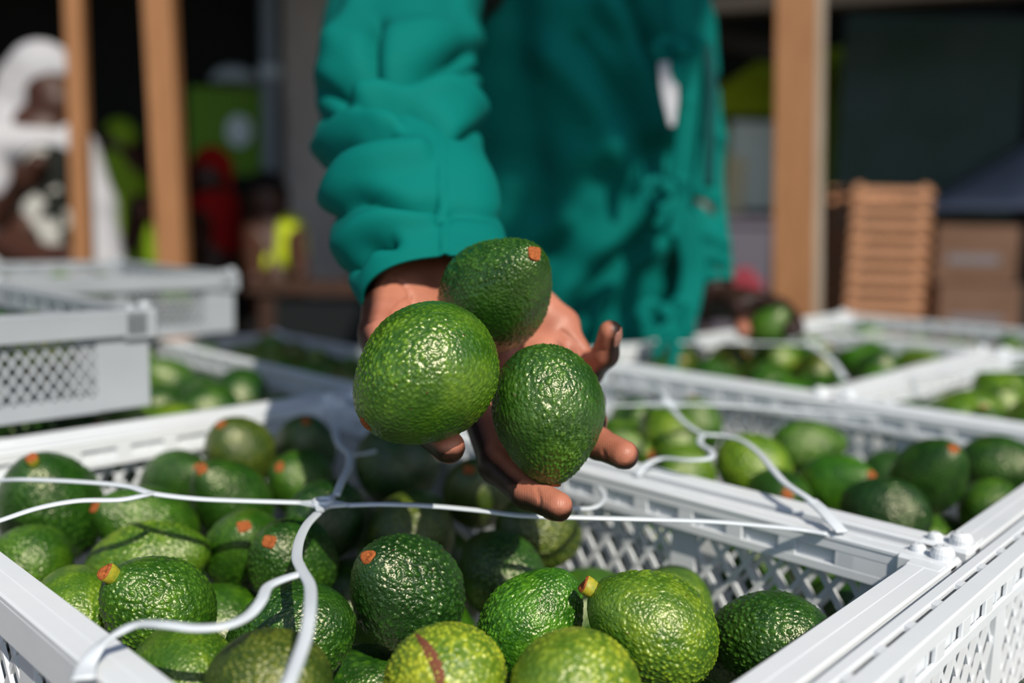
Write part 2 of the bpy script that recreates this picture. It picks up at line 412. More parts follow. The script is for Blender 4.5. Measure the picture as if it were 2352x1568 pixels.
# ------------------------------------------------------------------ ventilated plastic crates
def lattice(mb, x0, x1, z0, z1, y, pitch=.0125, ratio=1.42, hw=.0013, ht=.0011, pair=0.0):
    """crossed diagonal bars clipped to a rectangle; y is the wall plane"""
    H = z1 - z0
    for sgn in (1, -1):
        run = H / ratio
        k = -int(run / pitch) - 2
        k *= 2; n_ = 0
        while True:
            xs = x0 + (k // 2) * pitch + (pair if k % 2 else 0); k += 1
            if xs > x1 + run: break
            if pair == 0 and k % 2 == 0: continue
            # line x = xs + sgn*(z-z0)/ratio
            t0, t1 = 0.0, H
            if sgn > 0: a, b = (x0 - xs) * ratio, (x1 - xs) * ratio
            else: a, b = (xs - x1) * ratio, (xs - x0) * ratio
            t0, t1 = max(t0, a), min(t1, b)
            if t1 - t0 < .002: continue
            p = (xs + sgn * t0 / ratio, y + sgn * .0004, z0 + t0); q = (xs + sgn * t1 / ratio, y + sgn * .0004, z0 + t1)
            d = np.array(q) - np.array(p); d /= np.linalg.norm(d); nrm = np.array([d[2], 0, -d[0]])
            mb.bar(p, q, nrm * hw, (0, ht, 0))
def crate_meshes(L=.6, W=.4, H=CH, mt='crate', pitch=.019, pair=0.0):
    out = []
    m_ = M[mt]
    def mk(name, mb, lbl=None):
        me = mesh_np(name, mb.V, mb.F, m_, False)
        bm = bmesh.new(); bm.from_mesh(me); bmesh.ops.recalc_face_normals(bm, faces=bm.faces); bm.to_mesh(me); bm.free()
        out.append((name, me))
    # walls: lattice panels between solid ribs, local frame then turned
    def wall(length, fn, nribs):
        mb = MB(); cw = .052
        z0, z1 = .012, H - .022
        mb2 = MB()
        xs = np.linspace(cw, length - cw, nribs + 1)
        for i in range(nribs):
            a = xs[i] + (.009 if i else 0); b = xs[i + 1] - (.009 if i < nribs - 1 else 0)
            lattice(mb2, a, b, z0, z1, .009, pitch, hw=.0017 if pitch > .015 else .0012, pair=pair)
            if i: mb2.box((xs[i] - .0095, .0070, z0), (xs[i] + .0095, .0112, z1))
        mb2.box((cw - .002, .0072, z0 - .012), (length - cw + .002, .0110, z0 + .002))
        mb.V = [fn(*v) for v in mb2.V]; mb.F = mb2.F
        mk('side_wall', mb)
    wall(L, lambda x, y, z: (x, y, z), 4)
    wall(L, lambda x, y, z: (x, W - y, z), 4)
    wall(W, lambda x, y, z: (y, x, z), 3)
    wall(W, lambda x, y, z: (L - y, x, z), 3)
    # corner posts: L-shaped solid panels
    for sx in (0, 1):
        for sy in (0, 1):
            mb = MB(); X = lambda v: L - v if sx else v; Y = lambda v: W - v if sy else v
            mb.box((X(.006), Y(.006), 0), (X(.053), Y(.0112), H - .004), .001)
            mb.box((X(.006), Y(.0112), 0), (X(.0112), Y(.053), H - .004), .001)
            mb.box((X(.0112), Y(.0112), .0), (X(.020), Y(.020), H - .004), .002)
            mk('corner_post', mb)
    # rim: two flanges with bridges (open slits between), slotted inner band, outer lip
    def side(length, fn, solid=False):
        t = MB(); z1 = H; a, b = .010, length - .010
        if solid: t.box((a, .0003, z1 - .0034), (b, .0192, z1 + .0002), .0008)
        t.box((a, 0, z1 - .0035), (b, .0065, z1), .0008)                      # outer flange
        t.box((.018, .0095, z1 - .003), (length - .018, .0195, z1 + .0004), .0008)   # inner flange
        x = .018
        n = int((length - .04) / .034); step = (length - .04) / n
        for i in range(n + 1): t.box((.02 + i * step - .004, .006, z1 - .0028), (.02 + i * step + .004, .010, z1 - .0004))
        t.box((a, 0, z1 - .022), (b, .0016, z1 - .003), .0005)                # outer lip
        for i in range(n): t.box((.02 + i * step - .001, .0015, z1 - .021), (.02 + i * step + .001, .0165, z1 - .003))
        t.box((.018, .0165, z1 - .0085), (length - .018, .0190, z1 - .002), .0005)   # inner band, top strip
        t.box((.018, .0165, z1 - .0235), (length - .018, .0190, z1 - .0175), .0005)  # inner band, bottom strip
        n2 = int((length - .12) / .036); st = (length - .12) / n2
        t.box((.018, .0165, z1 - .018), (.064, .0188, z1 - .008)); t.box((length - .064, .0165, z1 - .018), (length - .018, .0188, z1 - .008))
        for i in range(n2 + 1): t.box((.06 + i * st - .006, .0165, z1 - .018), (.06 + i * st + .006, .0188, z1 - .008), .0006)
        t.box((.02, .0148, z1 - .0235), (length - .02, .0156, z1 - .004))      # wall behind the slots
        r = MB(); r.V = [fn(*v) for v in t.V]; r.F = t.F; return r
    mb = MB()
    for s_ in (side(L, lambda x, y, z: (x, y, z), True), side(L, lambda x, y, z: (x, W - y, z)), side(W, lambda x, y, z: (y, x, z)), side(W, lambda x, y, z: (L - y, x, z), True)):
        mb.add(s_.V, s_.F)
    for sx in (0, 1):
        for sy in (0, 1):
            X = lambda v: L - v if sx else v; Y = lambda v: W - v if sy else v
            mb.box((X(0), Y(0), H - .026), (X(.030), Y(.0215), H + .0008), .002)
            mb.box((X(.0005), Y(.020), H - .026), (X(.0215), Y(.034), H + .0006), .002)
    mk('rim', mb)
    for sx in (0, 1):
        for sy in (0, 1):
            mb = MB(); X = lambda v: L - v if sx else v; Y = lambda v: W - v if sy else v
            # round stacking lug
            for dx, dy, r, h in ((.008, .010, .0065, .008), (.022, .008, .0045, .005)):
                nseg = 20; V = []; F = []
                prof = [(r, -.001), (r, h * .5), (r * .85, h * .8), (r * .5, h), (0.0005, h)]
                for q, zz in prof:
                    for k in range(nseg): V.append((X(dx) + q * math.cos(2 * math.pi * k / nseg), Y(dy) + q * math.sin(2 * math.pi * k / nseg), H + zz))
                for i in range(len(prof) - 1):
                    for k in range(nseg): F.append((i * nseg + k, i * nseg + (k + 1) % nseg, (i + 1) * nseg + (k + 1) % nseg, (i + 1) * nseg + k))
                mb.add(V, F)
            mk('stacking_lug', mb)
    mb = MB(); mb.box((.012, .012, .0), (L - .012, .03, .004)); mb.box((.012, W - .03, 0), (L - .012, W - .012, .004))
    for i in range(26):
        x = .014 + i * (L - .034) / 25; mb.box((x, .012, .0), (x + .006, W - .012, .003))
    for i in range(14):
        y = .03 + i * (W - .066) / 13; mb.box((.012, y, .0005), (L - .012, y + .006, .0035))
    mk('base', mb)
    return out
CM = crate_meshes()
CM_far = crate_meshes(H=.088, pitch=.0105, pair=0.0, mt='crate_shade_toned')
CM_low = crate_meshes(H=.075)
def crate(u0, v0, du, z, label, group=None, long_u=False, meshes=CM, H=CH, mt=None):
    """corner at (u0,v0) nearest B-axis; long side along v unless long_u"""
    if long_u: o = empty('plastic_crate', uv(u0, v0, z), label, 'crate', group, TH); # local x=u, local y=-v
    else: o = empty('plastic_crate', uv(u0, v0, z), label, 'crate', group, TH - math.pi / 2)  # local x = v, local y = u
    for name, me in meshes: link(name, me, o)
    return o
z0 = RIM - CH
G0 = 'white plastic avocado crates'
crate(-.400, 0.0, 0, z0, 'near white lattice crate of avocados under the outstretched hand', G0)
crate(.012, 0.0, 0, z0, 'white lattice crate behind the near one, net cord curling to the shared rim', G0)
crate(-.28, 1.006, 0, z0 + .004, 'white lattice crate in the bottom right corner, seen down inside its wall', G0, True)
crate(.425, .325, 0, z0, 'far white crate where the left hand of the teal worker picks avocados', G0, True)
crate(.425, .737, 0, z0, 'far right white crate beyond the diagonal rim', G0, True)
crate(1.04, -.10, 0, z0, 'white crate in the furthest row in front of the thick wooden post', G0)
crate(1.04, .512, 0, z0, 'white crate in the furthest row at the right edge of the photo', G0)
crate(-.325, -.612, 0, z0, 'white crate behind the left wall of the near crate, half covered by the stacked one', G0)
crate(-.325, -1.224, 0, z0, 'white crate at the far left below the two raised crates', G0)
crate(.088, -.87, 0, z0, 'shallow white crate behind the left hip crates, right of the raised far crate', G0, False, CM_low)
crate(-.762, -.036, 0, RIM + .0085, 'shade-toned white crate stacked on top at the left edge, lattice side facing us', G0, True, CM_far)
crate(-.425, -.475, 0, RIM + .0085, 'shade-toned white crate stacked on top further back, below the second wooden post', G0, True, CM_far)

# ------------------------------------------------------------------ avocados
def avocado_mesh(seed, R=1.0, Lh=1.22, neck=.20, sub=7, spacing=.083, amp=.017, ridge=0.0, z_off=.05):
    """unit avocado (half width 1, stem end towards +z)"""
    rs = np.random.RandomState(seed)
    bm = bmesh.new(); bmesh.ops.create_icosphere(bm, subdivisions=sub, radius=1.0)
    V = np.array([v.co[:] for v in bm.verts]); F = [tuple(v.index for v in f.verts) for f in bm.faces]; bm.free()
    z = V[:, 2]
    fac = 1 - neck * np.clip(z, 0, 1) ** 1.2 - neck * .35 * z
    fac /= fac.max()
    P = np.stack([V[:, 0] * fac, V[:, 1] * fac, z * Lh], 1)
    # broad irregularities
    lumps = np.zeros(len(P))
    for _ in range(7):
        d = rs.normal(size=3); d /= np.linalg.norm(d); lumps += rs.uniform(-.02, .02) * np.sin(2.6 * (V @ d) + rs.uniform(0, 6))
    # stem dimple
    lumps -= .05 * np.exp(-((1 - z) / .012)) + .0
    # pimples: Poisson-like points on the sphere
    n = int(4 * math.pi / (spacing ** 2 * .87))
    i = np.arange(n) + .5
    ph = np.arccos(1 - 2 * i / n); gt = math.pi * (1 + 5 ** .5) * i
    Q = np.stack([np.cos(gt) * np.sin(ph), np.sin(gt) * np.sin(ph), np.cos(ph)], 1) + rs.normal(size=(n, 3)) * spacing * .36
    Q /= np.linalg.norm(Q, axis=1)[:, None]
    st = np.array([1, 1, 1 - ridge]); kd = kdtree.KDTree(n)
    for j in range(n): kd.insert(Q[j] * st, j)
    kd.balance()
    A = rs.uniform(.35, 1.0, n); Wd = rs.uniform(.75, 1.15, n)
    h = np.zeros(len(V)); Vs = V * st
    for j in range(len(V)):
        r = kd.find_n(Vs[j], 2)
        d1 = r[0][2] / spacing; k1 = r[0][1]
        g = A[k1] * math.exp(-(d1 / (.40 * Wd[k1])) ** 2)
        d2 = r[1][2] / spacing; k2 = r[1][1]
        h[j] = max(g, A[k2] * math.exp(-(d2 / (.40 * Wd[k2])) ** 2)) + .25 * g
    area = np.zeros(len(V))
    for _ in range(5):
        d = rs.normal(size=3); area += np.sin(3.1 * (V @ (d / np.linalg.norm(d))) + rs.uniform(0, 6))
    area = np.clip(.75 + .18 * area, .3, 1.2) * np.clip(1.35 - .9 * np.clip(z - .35, 0, 1), .4, 1)
    nrm = P / np.array([1, 1, Lh ** 2]); nrm /= np.linalg.norm(nrm, axis=1)[:, None]
    P = P + nrm * (lumps + amp * h * area)[:, None]
    me = bpy.data.meshes.new('avocado'); me.from_pydata(P.tolist(), [], F); me.materials.append(M['avocado'])
    me.polygons.foreach_set('use_smooth', [True] * len(F))
    a = me.attributes.new('pimple', 'FLOAT', 'POINT'); a.data.foreach_set('value', np.clip(h * area, 0, 1).astype(np.float32))
    me.update()
    top = P[np.argmax(V[:, 2])][2]
    return me, Lh, float(top)
VAR = {}
specs = [('smooth', 11, 1.12, .12, 7, .066, .017, 0.0), ('bumpy', 12, 1.22, .17, 7, .088, .026, 0.0), ('ridged', 13, 1.20, .20, 7, .084, .029, .35),
         ('pear', 14, 1.33, .30, 7, .076, .023, 0.0), ('long', 15, 1.38, .22, 7, .088, .026, .2), ('round', 16, 1.10, .14, 7, .080, .022, 0.0),
         ('warty', 17, 1.20, .18, 7, .105, .034, 0.0)]
for nme, sd_, Lh, nk, sb_, sp_, am, rd in specs: VAR[nme] = avocado_mesh(sd_, 1, Lh, nk, sb_, sp_, am, rd)
far_me = avocado_mesh(21, 1, 1.22, .2, 5, .12, .02, 0); VAR['far'] = far_me
far_me2 = avocado_mesh(22, 1, 1.32, .26, 5, .12, .02, 0); VAR['far_pear'] = far_me2

def stem_mesh(seed, kind=0):
    rs = np.random.RandomState(seed); V = []; n = 18
    prof = [(.90, -.35), (1.0, .0), (1.05, .35), (.98, .62), (.80, .72), (.55, .66), (.30, .56), (.12, .60), (.02, .52)]
    if kind == 1: prof = [(.85, -.35), (.95, .2), (1.05, .9), (1.02, 1.5), (.85, 1.75), (.55, 1.62), (.3, 1.5), (.12, 1.55), (.02, 1.5)]
    w1 = rs.uniform(-.1, .1, (3,)); ph = rs.uniform(0, 6, 3)
    for r, z in prof:
        for k in range(n):
            a = 2 * math.pi * k / n; rr = r * (1 + sum(w1[i] * math.sin((i + 2) * a + ph[i]) for i in range(3)))
            V.append((rr * math.cos(a), rr * math.sin(a) * .86, z + .12 * math.sin(2 * a + ph[0]) * (z > 0) + rs.uniform(-.04, .04)))
    F = [(i * n + k, i * n + (k + 1) % n, (i + 1) * n + (k + 1) % n, (i + 1) * n + k) for i in range(len(prof) - 1) for k in range(n)]
    F.append(tuple(range((len(prof) - 1) * n, len(prof) * n)))
    me = mesh_np('stem', V, F, M['stem'])
    if kind == 1:
        me.materials.append(M['stem_pale'])
        for i, p in enumerate(me.polygons):
            if i < 3 * n and (i % n) < n * .7: p.material_index = 1
    return me
STEM = [stem_mesh(1), stem_mesh(2), stem_mesh(3, 1)]

AVO = []      # dicts: pos, axis(unit, to stem end), R, var, tone, label, group, fixed, stem
def quat_to(axis, spin):
    return Vector(axis).to_track_quat('Z', 'Y').to_matrix().to_4x4() @ Matrix.Rotation(spin, 4, 'Z')
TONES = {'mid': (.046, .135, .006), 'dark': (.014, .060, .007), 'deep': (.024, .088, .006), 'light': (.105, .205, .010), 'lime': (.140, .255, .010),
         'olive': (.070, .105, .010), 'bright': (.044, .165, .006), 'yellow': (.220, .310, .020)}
def axis_from(px, py, d, sx, sy, Lm, away=1):
    """stem end seen at (sx, sy) on an avocado centred at (px, py, d); away<0: the stem end points away from the camera"""
    lx = (sx - px) * d / FPX; ly = -(sy - py) * d / FPX
    lat = math.hypot(lx, ly); Lm = Lm * .97
    if lat > Lm: lx *= Lm / lat; ly *= Lm / lat; lat = Lm
    dz = -math.sqrt(max(0, Lm * Lm - lat * lat)) * away
    v = CR * lx + CU * ly + F0 * dz
    return v / np.linalg.norm(v)
def avo(px, py, hw, stem, tone, var, label, zo=-.034, depth=None, box=None, away=1, st=1, fixed=False, spin=None, group=None, d_add=0.0):
    if depth is None:
        p = atz(px, py, RIM + zo); d = (p - CAMP) @ F0
    else: d = depth; p = at(px, py, d)
    R = hw * d / FPX
    if not fixed: R = min(max(R, .028), .041)
    Lh = VAR[var][1]
    ax = axis_from(px, py, d, stem[0], stem[1], R * Lh, away)
    AVO.append(dict(p=np.array(p, float), a=ax, R=R, var=var, tone=TONES[tone] if isinstance(tone, str) else tone, label=label, group=group, fixed=fixed, st=st, box=box, spin=spin if spin is not None else (px * 13 + py * 7) % 6.28, Lh=Lh))
    return AVO[-1]
GA = 'avocados in the near crate'
BA = (-.374, -.028, .028, .572)     # u0,u1,v0,v1 inside near crate
H_ = 'held'
# the three in the hand
avo(975, 858, 166, (846, 968), (.062, .155, .006), 'smooth', 'large round avocado held at the left of the palm, stem at lower left', depth=.47, fixed=True, away=1, group='avocados held in the hand', st=2)
avo(1263, 952, 137, (1268, 1120), (.034, .105, .009), 'ridged', 'avocado held at the right of the hand, its warty side catching the sun', depth=.497, fixed=True, away=.2, group='avocados held in the hand')
avo(1143, 668, 136, (1223, 597), (.024, .088, .005), 'pear', 'pear shaped avocado held nearest the sleeve, round brown stem scar facing us', depth=.535, fixed=True, group='avocados held in the hand', st=1)
L_ = [
 (90, 1195, 122, (98, 1085), 'deep', 'bumpy', 'big olive avocado with yellow stem tip behind the net cord at the left edge', -.040, 1, 3),
 (62, 1300, 88, (-20, 1330), 'mid', 'round', 'small light green avocado low at the left edge beside the crate rim', -.05, -1, 0),
 (335, 1215, 100, (262, 1158), 'mid', 'pear', 'avocado just under the fork of the left net cord, stem hidden by the cord', -.040, 1, 1),
 (372, 1090, 78, (442, 1052), 'deep', 'pear', 'dark green avocado at the back left, orange stem at its right end', -.034, 1, 1),
 (535, 1052, 82, (512, 985), 'olive', 'round', 'dull olive avocado at the back wall of the near crate with its stem on top', -.026, 1, 1),
 (535, 1150, 90, (499, 1072), 'deep', 'long', 'upright dark avocado in front of the olive one, orange stem at its top', -.036, 1, 1),
 (702, 1030, 76, (713, 965), 'deep', 'round', 'dark avocado in the back corner of the near crate under the rising cord', -.028, 1, 1),
 (690, 1112, 80, (659, 1068), 'mid', 'round', 'green avocado with an orange stem just behind the net knot', -.040, 1, 1),
 (325, 1318, 108, (470, 1280), 'light', 'long', 'large yellow green avocado lying sideways at the left of the pile', -.040, 1, 0),
 (548, 1270, 90, (569, 1199), 'mid', 'bumpy', 'avocado whose orange stem stands left and above its neighbour in the middle left', -.038, 1, 1),
 (640, 1305, 100, (613, 1241), 'deep', 'warty', 'dark dimpled avocado with an orange stem left of the hanging net cord', -.036, 1, 1),
 (372, 1445, 120, (306, 1352), 'mid', 'warty', 'glossy avocado with glittering bumps behind the curved net cord at lower left', -.030, 1, 3),
 (665, 1455, 122, (490, 1508), 'deep', 'bumpy', 'large avocado crossed by the hanging net cord, brown stem at its lower left', -.032, 1, 2),
 (125, 1400, 100, (60, 1345), 'lime', 'pear', 'yellow green avocado against the near left wall of the crate', -.045, -1, 0),
 (330, 1545, 108, (240, 1500), 'light', 'pear', 'light green avocado at the bottom left beside the crate rim corner', -.036, -1, 0),
 (610, 1585, 120, (480, 1600), 'olive', 'round', 'smooth light olive avocado at the bottom edge, left of the scarred one', -.022, -1, 0),
 (915, 1395, 132, (846, 1295), 'dark', 'warty', 'dark green avocado with pale raised dots and an orange stem left of centre', -.030, 1, 2),
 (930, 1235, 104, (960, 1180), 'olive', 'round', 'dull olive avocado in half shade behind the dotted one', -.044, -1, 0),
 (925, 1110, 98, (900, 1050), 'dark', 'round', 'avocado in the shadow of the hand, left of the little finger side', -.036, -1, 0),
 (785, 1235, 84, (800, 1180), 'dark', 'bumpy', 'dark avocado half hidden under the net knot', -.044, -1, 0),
 (1125, 1170, 78, (1112, 1112), 'olive', 'round', 'shaded avocado with a stem just below the index finger', -.044, 1, 1),
 (1240, 1235, 88, (1330, 1260), 'olive', 'warty', 'pale olive avocado with coarse bumps against the right wall', -.040, -1, 0),
 (1145, 1320, 100, (1080, 1260), 'deep', 'bumpy', 'green avocado between the dotted one and the coarse olive one', -.048, -1, 0),
 (1225, 1432, 122, (1330, 1302), 'bright', 'ridged', 'bright green avocado with wet highlights at the centre front of the near crate', -.030, -1, 0),
 (1495, 1466, 132, (1347, 1368), 'light', 'bumpy', 'large light green avocado with an orange and yellow stem at its left', -.026, 1, 3),
 (1600, 1400, 62, (1640, 1360), 'light', 'round', 'avocado peeping out behind the large light green one', -.062, -1, 0),
 (1798, 1482, 106, (1672, 1470), 'deep', 'warty', 'dark bumpy avocado beside the near right rim', -.036, -1, 0),
 (1018, 1575, 140, (970, 1640), 'yellow', 'bumpy', 'yellowish avocado with a long reddish brown scar at the bottom edge', -.028, -1, 0),
 (1335, 1590, 150, (1440, 1640), 'yellow', 'warty', 'yellow green freckled avocado at the bottom edge, right of the scarred one', -.024, -1, 0),
]
for (px, py, hw, stem, tone, var, lbl, zo, away, st) in L_:
    avo(px, py, hw, stem, tone, var, lbl, zo, box=BA, away=away, st=st, group=GA)
GB = 'avocados in the crate right behind'
BB = (.038, .386, .028, .572)
L_ = [
 (1600, 975, 56, (1590, 908), 'mid', 'round', 'rearmost avocado in the right hand crate, under the net knot', -.030, 1, 1),
 (1455, 965, 52, (1478, 948), 'mid', 'round', 'avocado with an orange stem right beside the raised little finger', -.040, 1, 1),
 (1535, 1005, 66, (1500, 960), 'light', 'long', 'pale green upright avocado under the net knot of the second crate', -.034, -1, 0),
 (1425, 1025, 56, (1484, 1036), 'light', 'pear', 'avocado with its orange stem just above the middle fingertip', -.036, 1, 1),
 (1570, 1092, 72, (1640, 1100), 'light', 'round', 'light avocado under the S shaped loop of the net cord', -.040, -1, 0),
 (1735, 1085, 84, (1680, 1040), 'lime', 'round', 'yellow green avocado crossed by the slanting net cord', -.036, -1, 0),
 (1857, 1025, 62, (1960, 1010), 'mid', 'long', 'avocado lying sideways against the back wall of the second crate', -.030, -1, 0),
 (1925, 1112, 78, (1968, 1080), 'bright', 'pear', 'bright green avocado with an orange stem right of the slanting cord', -.036, 1, 1),
 (1785, 1150, 66, (1778, 1122), 'deep', 'bumpy', 'dark avocado with an orange stem just behind the shared rim', -.046, 1, 1),
 (2035, 1185, 84, (1950, 1160), 'dark', 'warty', 'dark bumpy avocado in the front corner of the second crate', -.036, -1, 0),
 (2143, 1115, 86, (2155, 1043), 'deep', 'long', 'upright avocado, orange stem on top, near the second crate\'s right rim', -.028, 1, 1),
 (2300, 1080, 78, (2352, 1075), 'deep', 'bumpy', 'dark green avocado at the right edge inside the second crate', -.030, 1, 0),
 (2262, 1175, 60, (2300, 1170), 'mid', 'round', 'low avocado against the right rim of the second crate', -.050, -1, 0),
 (2045, 1100, 50, (2028, 1116), 'deep', 'round', 'small dark avocado between the bright one and the upright one', -.050, 1, 1),
]
for (px, py, hw, stem, tone, var, lbl, zo, away, st) in L_:
    avo(px, py, hw, stem, tone, var, lbl, zo, box=BB, away=away, st=st, group=GB)
BCr = (-.254, .294, .634, .978)
avo(1660, 1530, 90, (1600, 1600), 'mid', 'round', 'avocado deep in the gap left of the dark bumpy one', -.075, box=BA, away=-1, st=0, group=GA)
avo(2215, 1600, 110, (2100, 1640), 'mid', 'bumpy', 'avocado in the bottom right corner inside the corner crate', -.060, box=BCr, away=-1, st=0)
# hidden lower layers and crates further off
ORD = ['first', 'second', 'third', 'fourth', 'fifth', 'sixth', 'seventh', 'eighth', 'ninth', 'tenth']
def fill(box, z, label, group, seed, var=('far', 'far_pear'), s=.080, keep=None, tones=('mid', 'deep', 'light', 'olive', 'bright'), jit=.010, stem=True, rows=None):
    rs = random.Random(seed); u0, u1, v0, v1 = box; u0 += .034; u1 -= .034; v0 += .034; v1 -= .034
    nu = max(2, int((u1 - u0) / (s * .88)) + 1); nv = max(2, int((v1 - v0) / s) + 1)
    for i in range(nu):
        for j in range(nv):
            u_ = u0 + (u1 - u0) * i / (nu - 1); v_ = v0 + (v1 - v0) * (j + (.35 if i % 2 else 0)) / (nv - 1 + .35)
            p = uv(u_ + rs.uniform(-jit, jit), v_ + rs.uniform(-jit, jit), z + rs.uniform(-.006, .008))
            if keep and not keep(p): continue
            if any(np.linalg.norm(q['p'] - p) < .048 for q in AVO if q['box'] == box): continue
            lbl_ = label if rows is None else '%s, %s of row %s from %s' % (label, ORD[j], ORD[i], rows)
            a = np.array([rs.gauss(0, 1), rs.gauss(0, 1), rs.gauss(.2, .6)]); a /= np.linalg.norm(a)
            vv = rs.choice(var)
            AVO.append(dict(p=p, a=a, R=rs.uniform(.031, .035), var=vv, tone=TONES[rs.choice(tones)], label=lbl_, group=group, fixed=False, st=(1 if stem and a[2] > -.2 else 0), box=box, spin=rs.uniform(0, 6), Lh=VAR[vv][1], soft=True))
zl = RIM - CH + .040
fill(BA, zl, 'avocado of the lower layer in the near crate, seen only through gaps', 'lower layer avocados in the near crate', 1, stem=False, tones=('mid', 'deep'))
fill(BB, zl, 'avocado of the lower layer in the second crate, seen only through gaps', 'lower layer avocados in the second crate', 2, stem=False, tones=('mid', 'deep'))
fill((-.254, .294, .634, .978), zl + .004, 'avocado inside the bottom right corner crate, seen behind its lattice', 'avocados in the corner crate', 3, keep=lambda p: project(p)[0] < 2700 and project(p)[1] < 1900)
fill((.45, 1.0, -.05, .30), RIM - .036, 'avocado in the far crate under the left hand', 'avocados in the far crate by the left hand', 4, rows='the front')
fill((.45, 1.0, .362, .71), RIM - .036, 'avocado in the far right crate', 'avocados in the far right crate', 5, rows='the front')
fill((1.065, 1.41, -.07, .47), RIM - .05, 'avocado in the furthest crate', 'avocados in the furthest crate', 6, rows='the front', keep=lambda p: project(p)[0] < 2450)
fill((.11, .46, -.84, -.30), RIM - .055 - .034, 'avocado in the shallow crate by the worker', 'avocados in the shallow crate', 7, rows='the front')
fill((-.30, .05, -.584, -.04), RIM - .040, 'avocado in the left crate behind the near one', 'avocados in the crate behind on the left', 8, rows='the front')
fill((-.736, -.19, -.41, -.06), RIM + .046, 'avocado in the stacked left edge crate', 'avocados in the stacked crate at the left edge', 9, rows='the front', keep=lambda p: project(p)[0] > -250)
fill((-.399, .15, -.85, -.50), RIM + .046, 'avocado in the stacked crate further back', 'avocados in the stacked crate further back', 10, rows='the front', keep=lambda p: project(p)[0] > -100)

# settle the pile: push overlapping fruit apart (each fruit as three balls along its axis)
def settle(A, iters=220):
    n = len(A)
    P = np.array([a['p'] for a in A]); X = np.array([a['a'] for a in A]); R = np.array([a['R'] for a in A]); Lh = np.array([a['Lh'] for a in A])
    T = P.copy(); off = R * (Lh - 1.0); wt = np.array([1.0 if a.get('soft') else .35 for a in A])
    f = np.array([a['fixed'] for a in A])
    pr_ = [(i, j) for i in range(n) for j in range(i + 1, n) if np.linalg.norm(P[i] - P[j]) < .16 and not (f[i] and f[j])]
    if not pr_: return
    I = np.array([p[0] for p in pr_]); J = np.array([p[1] for p in pr_])
    ks = [(-1.0, .985), (0.0, 1.0), (1.0, .80)]
    for it in range(iters):
        D = np.zeros_like(P)
        for s1, r1 in ks:
            for s2, r2 in ks:
                a = P[I] + X[I] * (off[I] * s1)[:, None]; b = P[J] + X[J] * (off[J] * s2)[:, None]
                d = b - a; L = np.linalg.norm(d, axis=1) + 1e-9; pen = R[I] * r1 + R[J] * r2 + .0006 - L
                mk = pen > 0
                mv = d / L[:, None] * np.where(mk, pen, 0)[:, None] * .22
                wi = (wt[I] / (wt[I] + wt[J]) * 2)[:, None]; np.add.at(D, I, -mv * wi); np.add.at(D, J, mv * (2 - wi))
        P = P + np.where(f[:, None], 0, D) + np.where(f[:, None], 0, (T - P) * (.03 if it < iters - 60 else 0))
        for i, a in enumerate(A):
            if a['box'] is None or a['fixed']: continue
            u0, u1, v0, v1 = a['box']; q = P[i] - BC; uu, vv = q @ UD, q @ VD
            ex = np.abs(X[i] @ UD) * off[i] + R[i] * .97; ey = np.abs(X[i] @ VD) * off[i] + R[i] * .97; ez = abs(X[i][2]) * off[i] + R[i]
            nu_ = min(max(uu, u0 + ex), u1 - ex) if u1 - u0 > 2 * ex else uu; nv_ = min(max(vv, v0 + ey), v1 - ey)
            P[i] += UD * (nu_ - uu) + VD * (nv_ - vv)
            zf = a.get('zf', 0)
            if P[i][2] - ez < a['floor']: P[i][2] = a['floor'] + ez
    for i, a in enumerate(A): a['p'] = P[i]; a['moved'] = np.linalg.norm(P[i] - T[i])
for a in AVO: a['floor'] = (RIM + .0135) if a['p'][2] > RIM + .02 and not a['fixed'] else (RIM - CH + .006)
bx = {}
for a in AVO: bx.setdefault(a['box'], []).append(a)
for k, g in bx.items():
    if k is not None: settle(g)
def in_view(a):
    x, y, d = project(a['p']); m_ = a['R'] * FPX / d * 1.5
    return -m_ - 60 < x < 2352 + m_ + 60 and -m_ < y < 1568 + m_ + 60
AVO = [a for a in AVO if in_view(a)]
for i, a in enumerate(AVO):
    me, Lh, top = VAR[a['var']]
    o = bpy.data.objects.new('avocado', me); COL.objects.link(o)
    o.matrix_world = Matrix.Translation(Vector(a['p'])) @ quat_to(a['a'], a['spin']) @ Matrix.Scale(a['R'], 4)
    o.color = (*a['tone'], 1)
    tag(o, a['label'], 'avocado', a['group'])
    a['obj'] = o
    if a['st']:
        s_ = link('stem', STEM[a['st'] - 1], o)
        s_.location = (0, 0, top - .01); k = .0046 / a['R'] if a['R'] > .01 else .13; s_.scale = (k, k, k * (.9 if a['st'] == 3 else .62))
